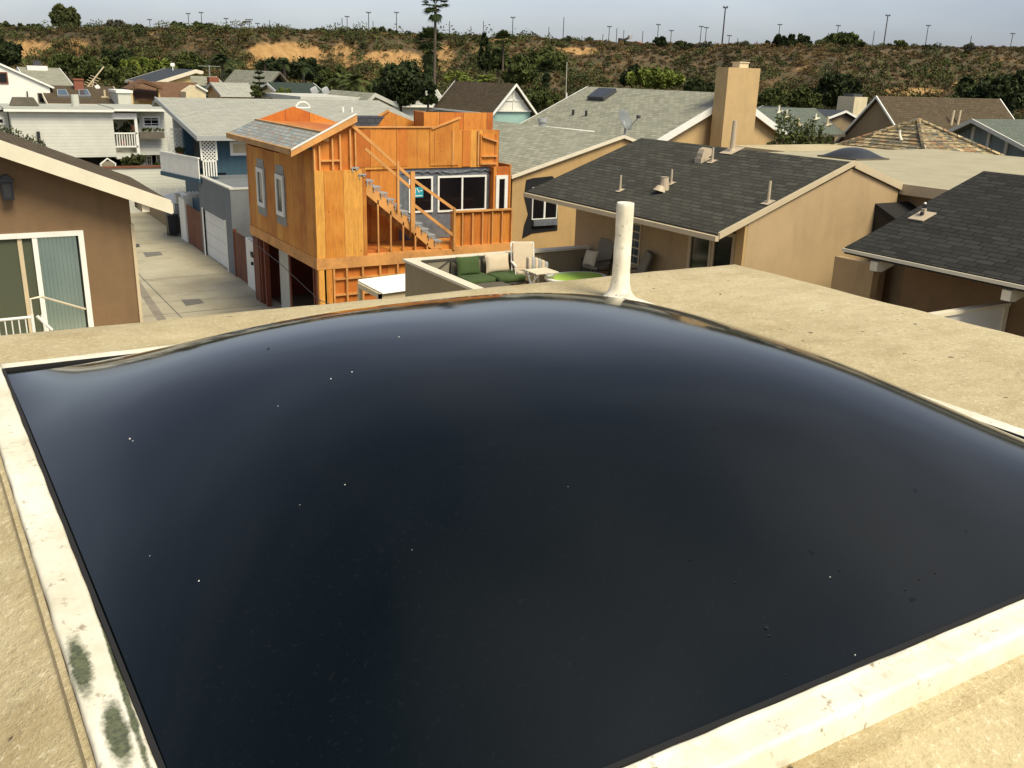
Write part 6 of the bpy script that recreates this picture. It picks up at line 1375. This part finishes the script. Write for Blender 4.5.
for (u, v0, v1, arm, lb) in POLES:
    hpx = v1-v0; d = cl(F*8.5/hpx, 186, 420); t0 = PR(u, v0, d); l = t0.dot(VR); gz = terrain(d, l); k = d/F
    lean = .0; o = thing('utility_pole', (t0.x, t0.y, gz), lb, 'utility pole', 'utility poles on the mesa')
    rr = .13 if hpx < 16 else .16
    rr = max(rr, .42*k)
    MB().tube([(t0.x, t0.y, gz-.5), tuple(t0)], [rr, rr*.7], 7).build('pole', 'pole_wood', o)
    if arm:
        w = 2.2*k*(1 if arm == 1 else 1.6); z = t0.z-.6*k; a = VR*w; m = MB().bar(Vector((t0.x, t0.y, z))-a, Vector((t0.x, t0.y, z))+a, .22, max(.2, .7*k))
        if arm == 2: m.bar(Vector((t0.x, t0.y, z-.8))-a*1.6, Vector((t0.x, t0.y, z-.8))+a*.6, .3, .5)
        for s in (-.9, -.5, .5, .9): q = Vector((t0.x, t0.y, z))+a*s; m.tube([q, q+Vector((0, 0, .35))], .06, 5)
        m.build('crossarm', 'pole_wood', o)
d = 205; k = d/F; g = PR(626, 46, d); pj = thing('pumpjack', (g.x, g.y, g.z-.5), 'small dark oil pumpjack with tilted walking beam', 'pumpjack'); Q = lambda u, v: PR(u, v, d)
m = MB(); m.bar(Q(621, 41), Q(630.5, 37.3), .4, .45); m.build('walking_beam', 'pole_wood', pj)
MB().prism([(0, 0)]*0 or [(-.45, -.9), (.3, -.9), (.45, 0), (.3, .8), (-.45, .8)], 'y', 0, .01) if False else None
h0 = Q(620.3, 40.8); MB().box(h0.x-.35, h0.x+.35, h0.y-.3, h0.y+.3, h0.z-.9, h0.z+.5).build('horse_head', 'pole_wood', pj); h1 = Q(630.5, 37.3); MB().box(h1.x-.5, h1.x+.3, h1.y-.3, h1.y+.3, h1.z-.35, h1.z+.35).build('counterweight', 'galv', pj)
m = MB(); m.bar(Q(623.5, 47), Q(625, 39.6), .3, .25); m.bar(Q(627, 47), Q(625, 39.6), .3, .25); m.build('samson_post', 'galv', pj); MB().tube([Q(620.3, 47), Q(620.3, 42)], .1).build('polished_rod', 'pole_wood', pj)
tk = thing('storage_tank', tuple(Q(635, 46)), 'rusty low tank beside the pumpjack', 'tank'); c = Q(635, 46.5); lathe([(.01, 1.0), (1.3, .9), (1.4, .6), (1.4, -1)], (c.x, c.y, c.z), 16).build('tank', 'rust', tk)
# far antenna mast on the slope behind the sage roofs
q = PR(566.5, 96, 100); ms = thing('mast', (q.x, q.y, 0), 'thin white whip antenna standing behind the sage roof', 'antenna'); MB().tube([(q.x, q.y, 0), tuple(PR(567, 62, 100))], .035, 6).build('whip', 'pale_grey', ms); MB().tube([tuple(PR(566.5, 103, 100)), tuple(PR(566.5, 93, 100))], .09, 6).build('sleeve', 'white', ms)

# ================================================================== camera, sky, sun
cd = bpy.data.cameras.new('camera'); co = bpy.data.objects.new('camera', cd); COL.objects.link(co)
from mathutils import Matrix
co.matrix_world = Matrix(((CR.x, CU.x, -FW.x, 0), (CR.y, CU.y, -FW.y, 0), (CR.z, CU.z, -FW.z, H), (0, 0, 0, 1)))
cd.sensor_width = 36; cd.lens = F/1024*36; cd.clip_end = 5000; cd.clip_start = .02
scene.camera = co
SUN_EL = math.radians(52); SAZ = math.radians(168)    # azimuth of the sun clockwise from +y
sdv = Vector((math.sin(SAZ)*math.cos(SUN_EL), math.cos(SAZ)*math.cos(SUN_EL), math.sin(SUN_EL)))
sl_ = bpy.data.lights.new('sun', 'SUN'); sl_.energy = 3.2; sl_.angle = math.radians(25); sl_.color = (1, .92, .70)
so_ = bpy.data.objects.new('sun', sl_); COL.objects.link(so_); so_.rotation_euler = (-sdv).to_track_quat('-Z', 'Y').to_euler(); so_.location = (0, 0, 60)
w = bpy.data.worlds.new('World'); scene.world = w; w.use_nodes = True; nt = w.node_tree; bg = nt.nodes['Background']
s = nt.nodes.new('ShaderNodeTexSky'); s.sky_type = 'NISHITA'; s.sun_disc = False; s.sun_elevation = SUN_EL; s.sun_rotation = SAZ; s.air_density = 1.0; s.dust_density = 1.6; s.ozone_density = 2.0; s.altitude = 0
hs = nt.nodes.new('ShaderNodeHueSaturation'); hs.inputs['Saturation'].default_value = .46; nt.links.new(s.outputs[0], hs.inputs['Color'])
tcw = nt.nodes.new('ShaderNodeTexCoord'); cln = nt.nodes.new('ShaderNodeTexNoise'); cln.inputs['Scale'].default_value = 1.7; cln.inputs['Detail'].default_value = 5; mpw = nt.nodes.new('ShaderNodeMapping'); mpw.inputs['Scale'].default_value = (1, 1, 3.5)
nt.links.new(tcw.outputs['Generated'], mpw.inputs['Vector']); nt.links.new(mpw.outputs[0], cln.inputs['Vector'])
rmp = ramp(nt, cln.outputs[0], .36, .66, (.66, .70, .78), (.98, .99, 1.0))
nt.links.new(mixc(nt, 1.0, mixc(nt, 1.0, hs.outputs[0], rmp, 'MULTIPLY'), (.98, .97, 1.0), 'MULTIPLY'), bg.inputs['Color']); bg.inputs['Strength'].default_value = .13
vs_ = scene.view_settings; scene.display_settings.display_device = 'sRGB'; vs_.view_transform = 'Standard'; vs_.look = 'None'; vs_.exposure = .42; vs_.gamma = 1
scene.render.resolution_x = 1024; scene.render.resolution_y = 768
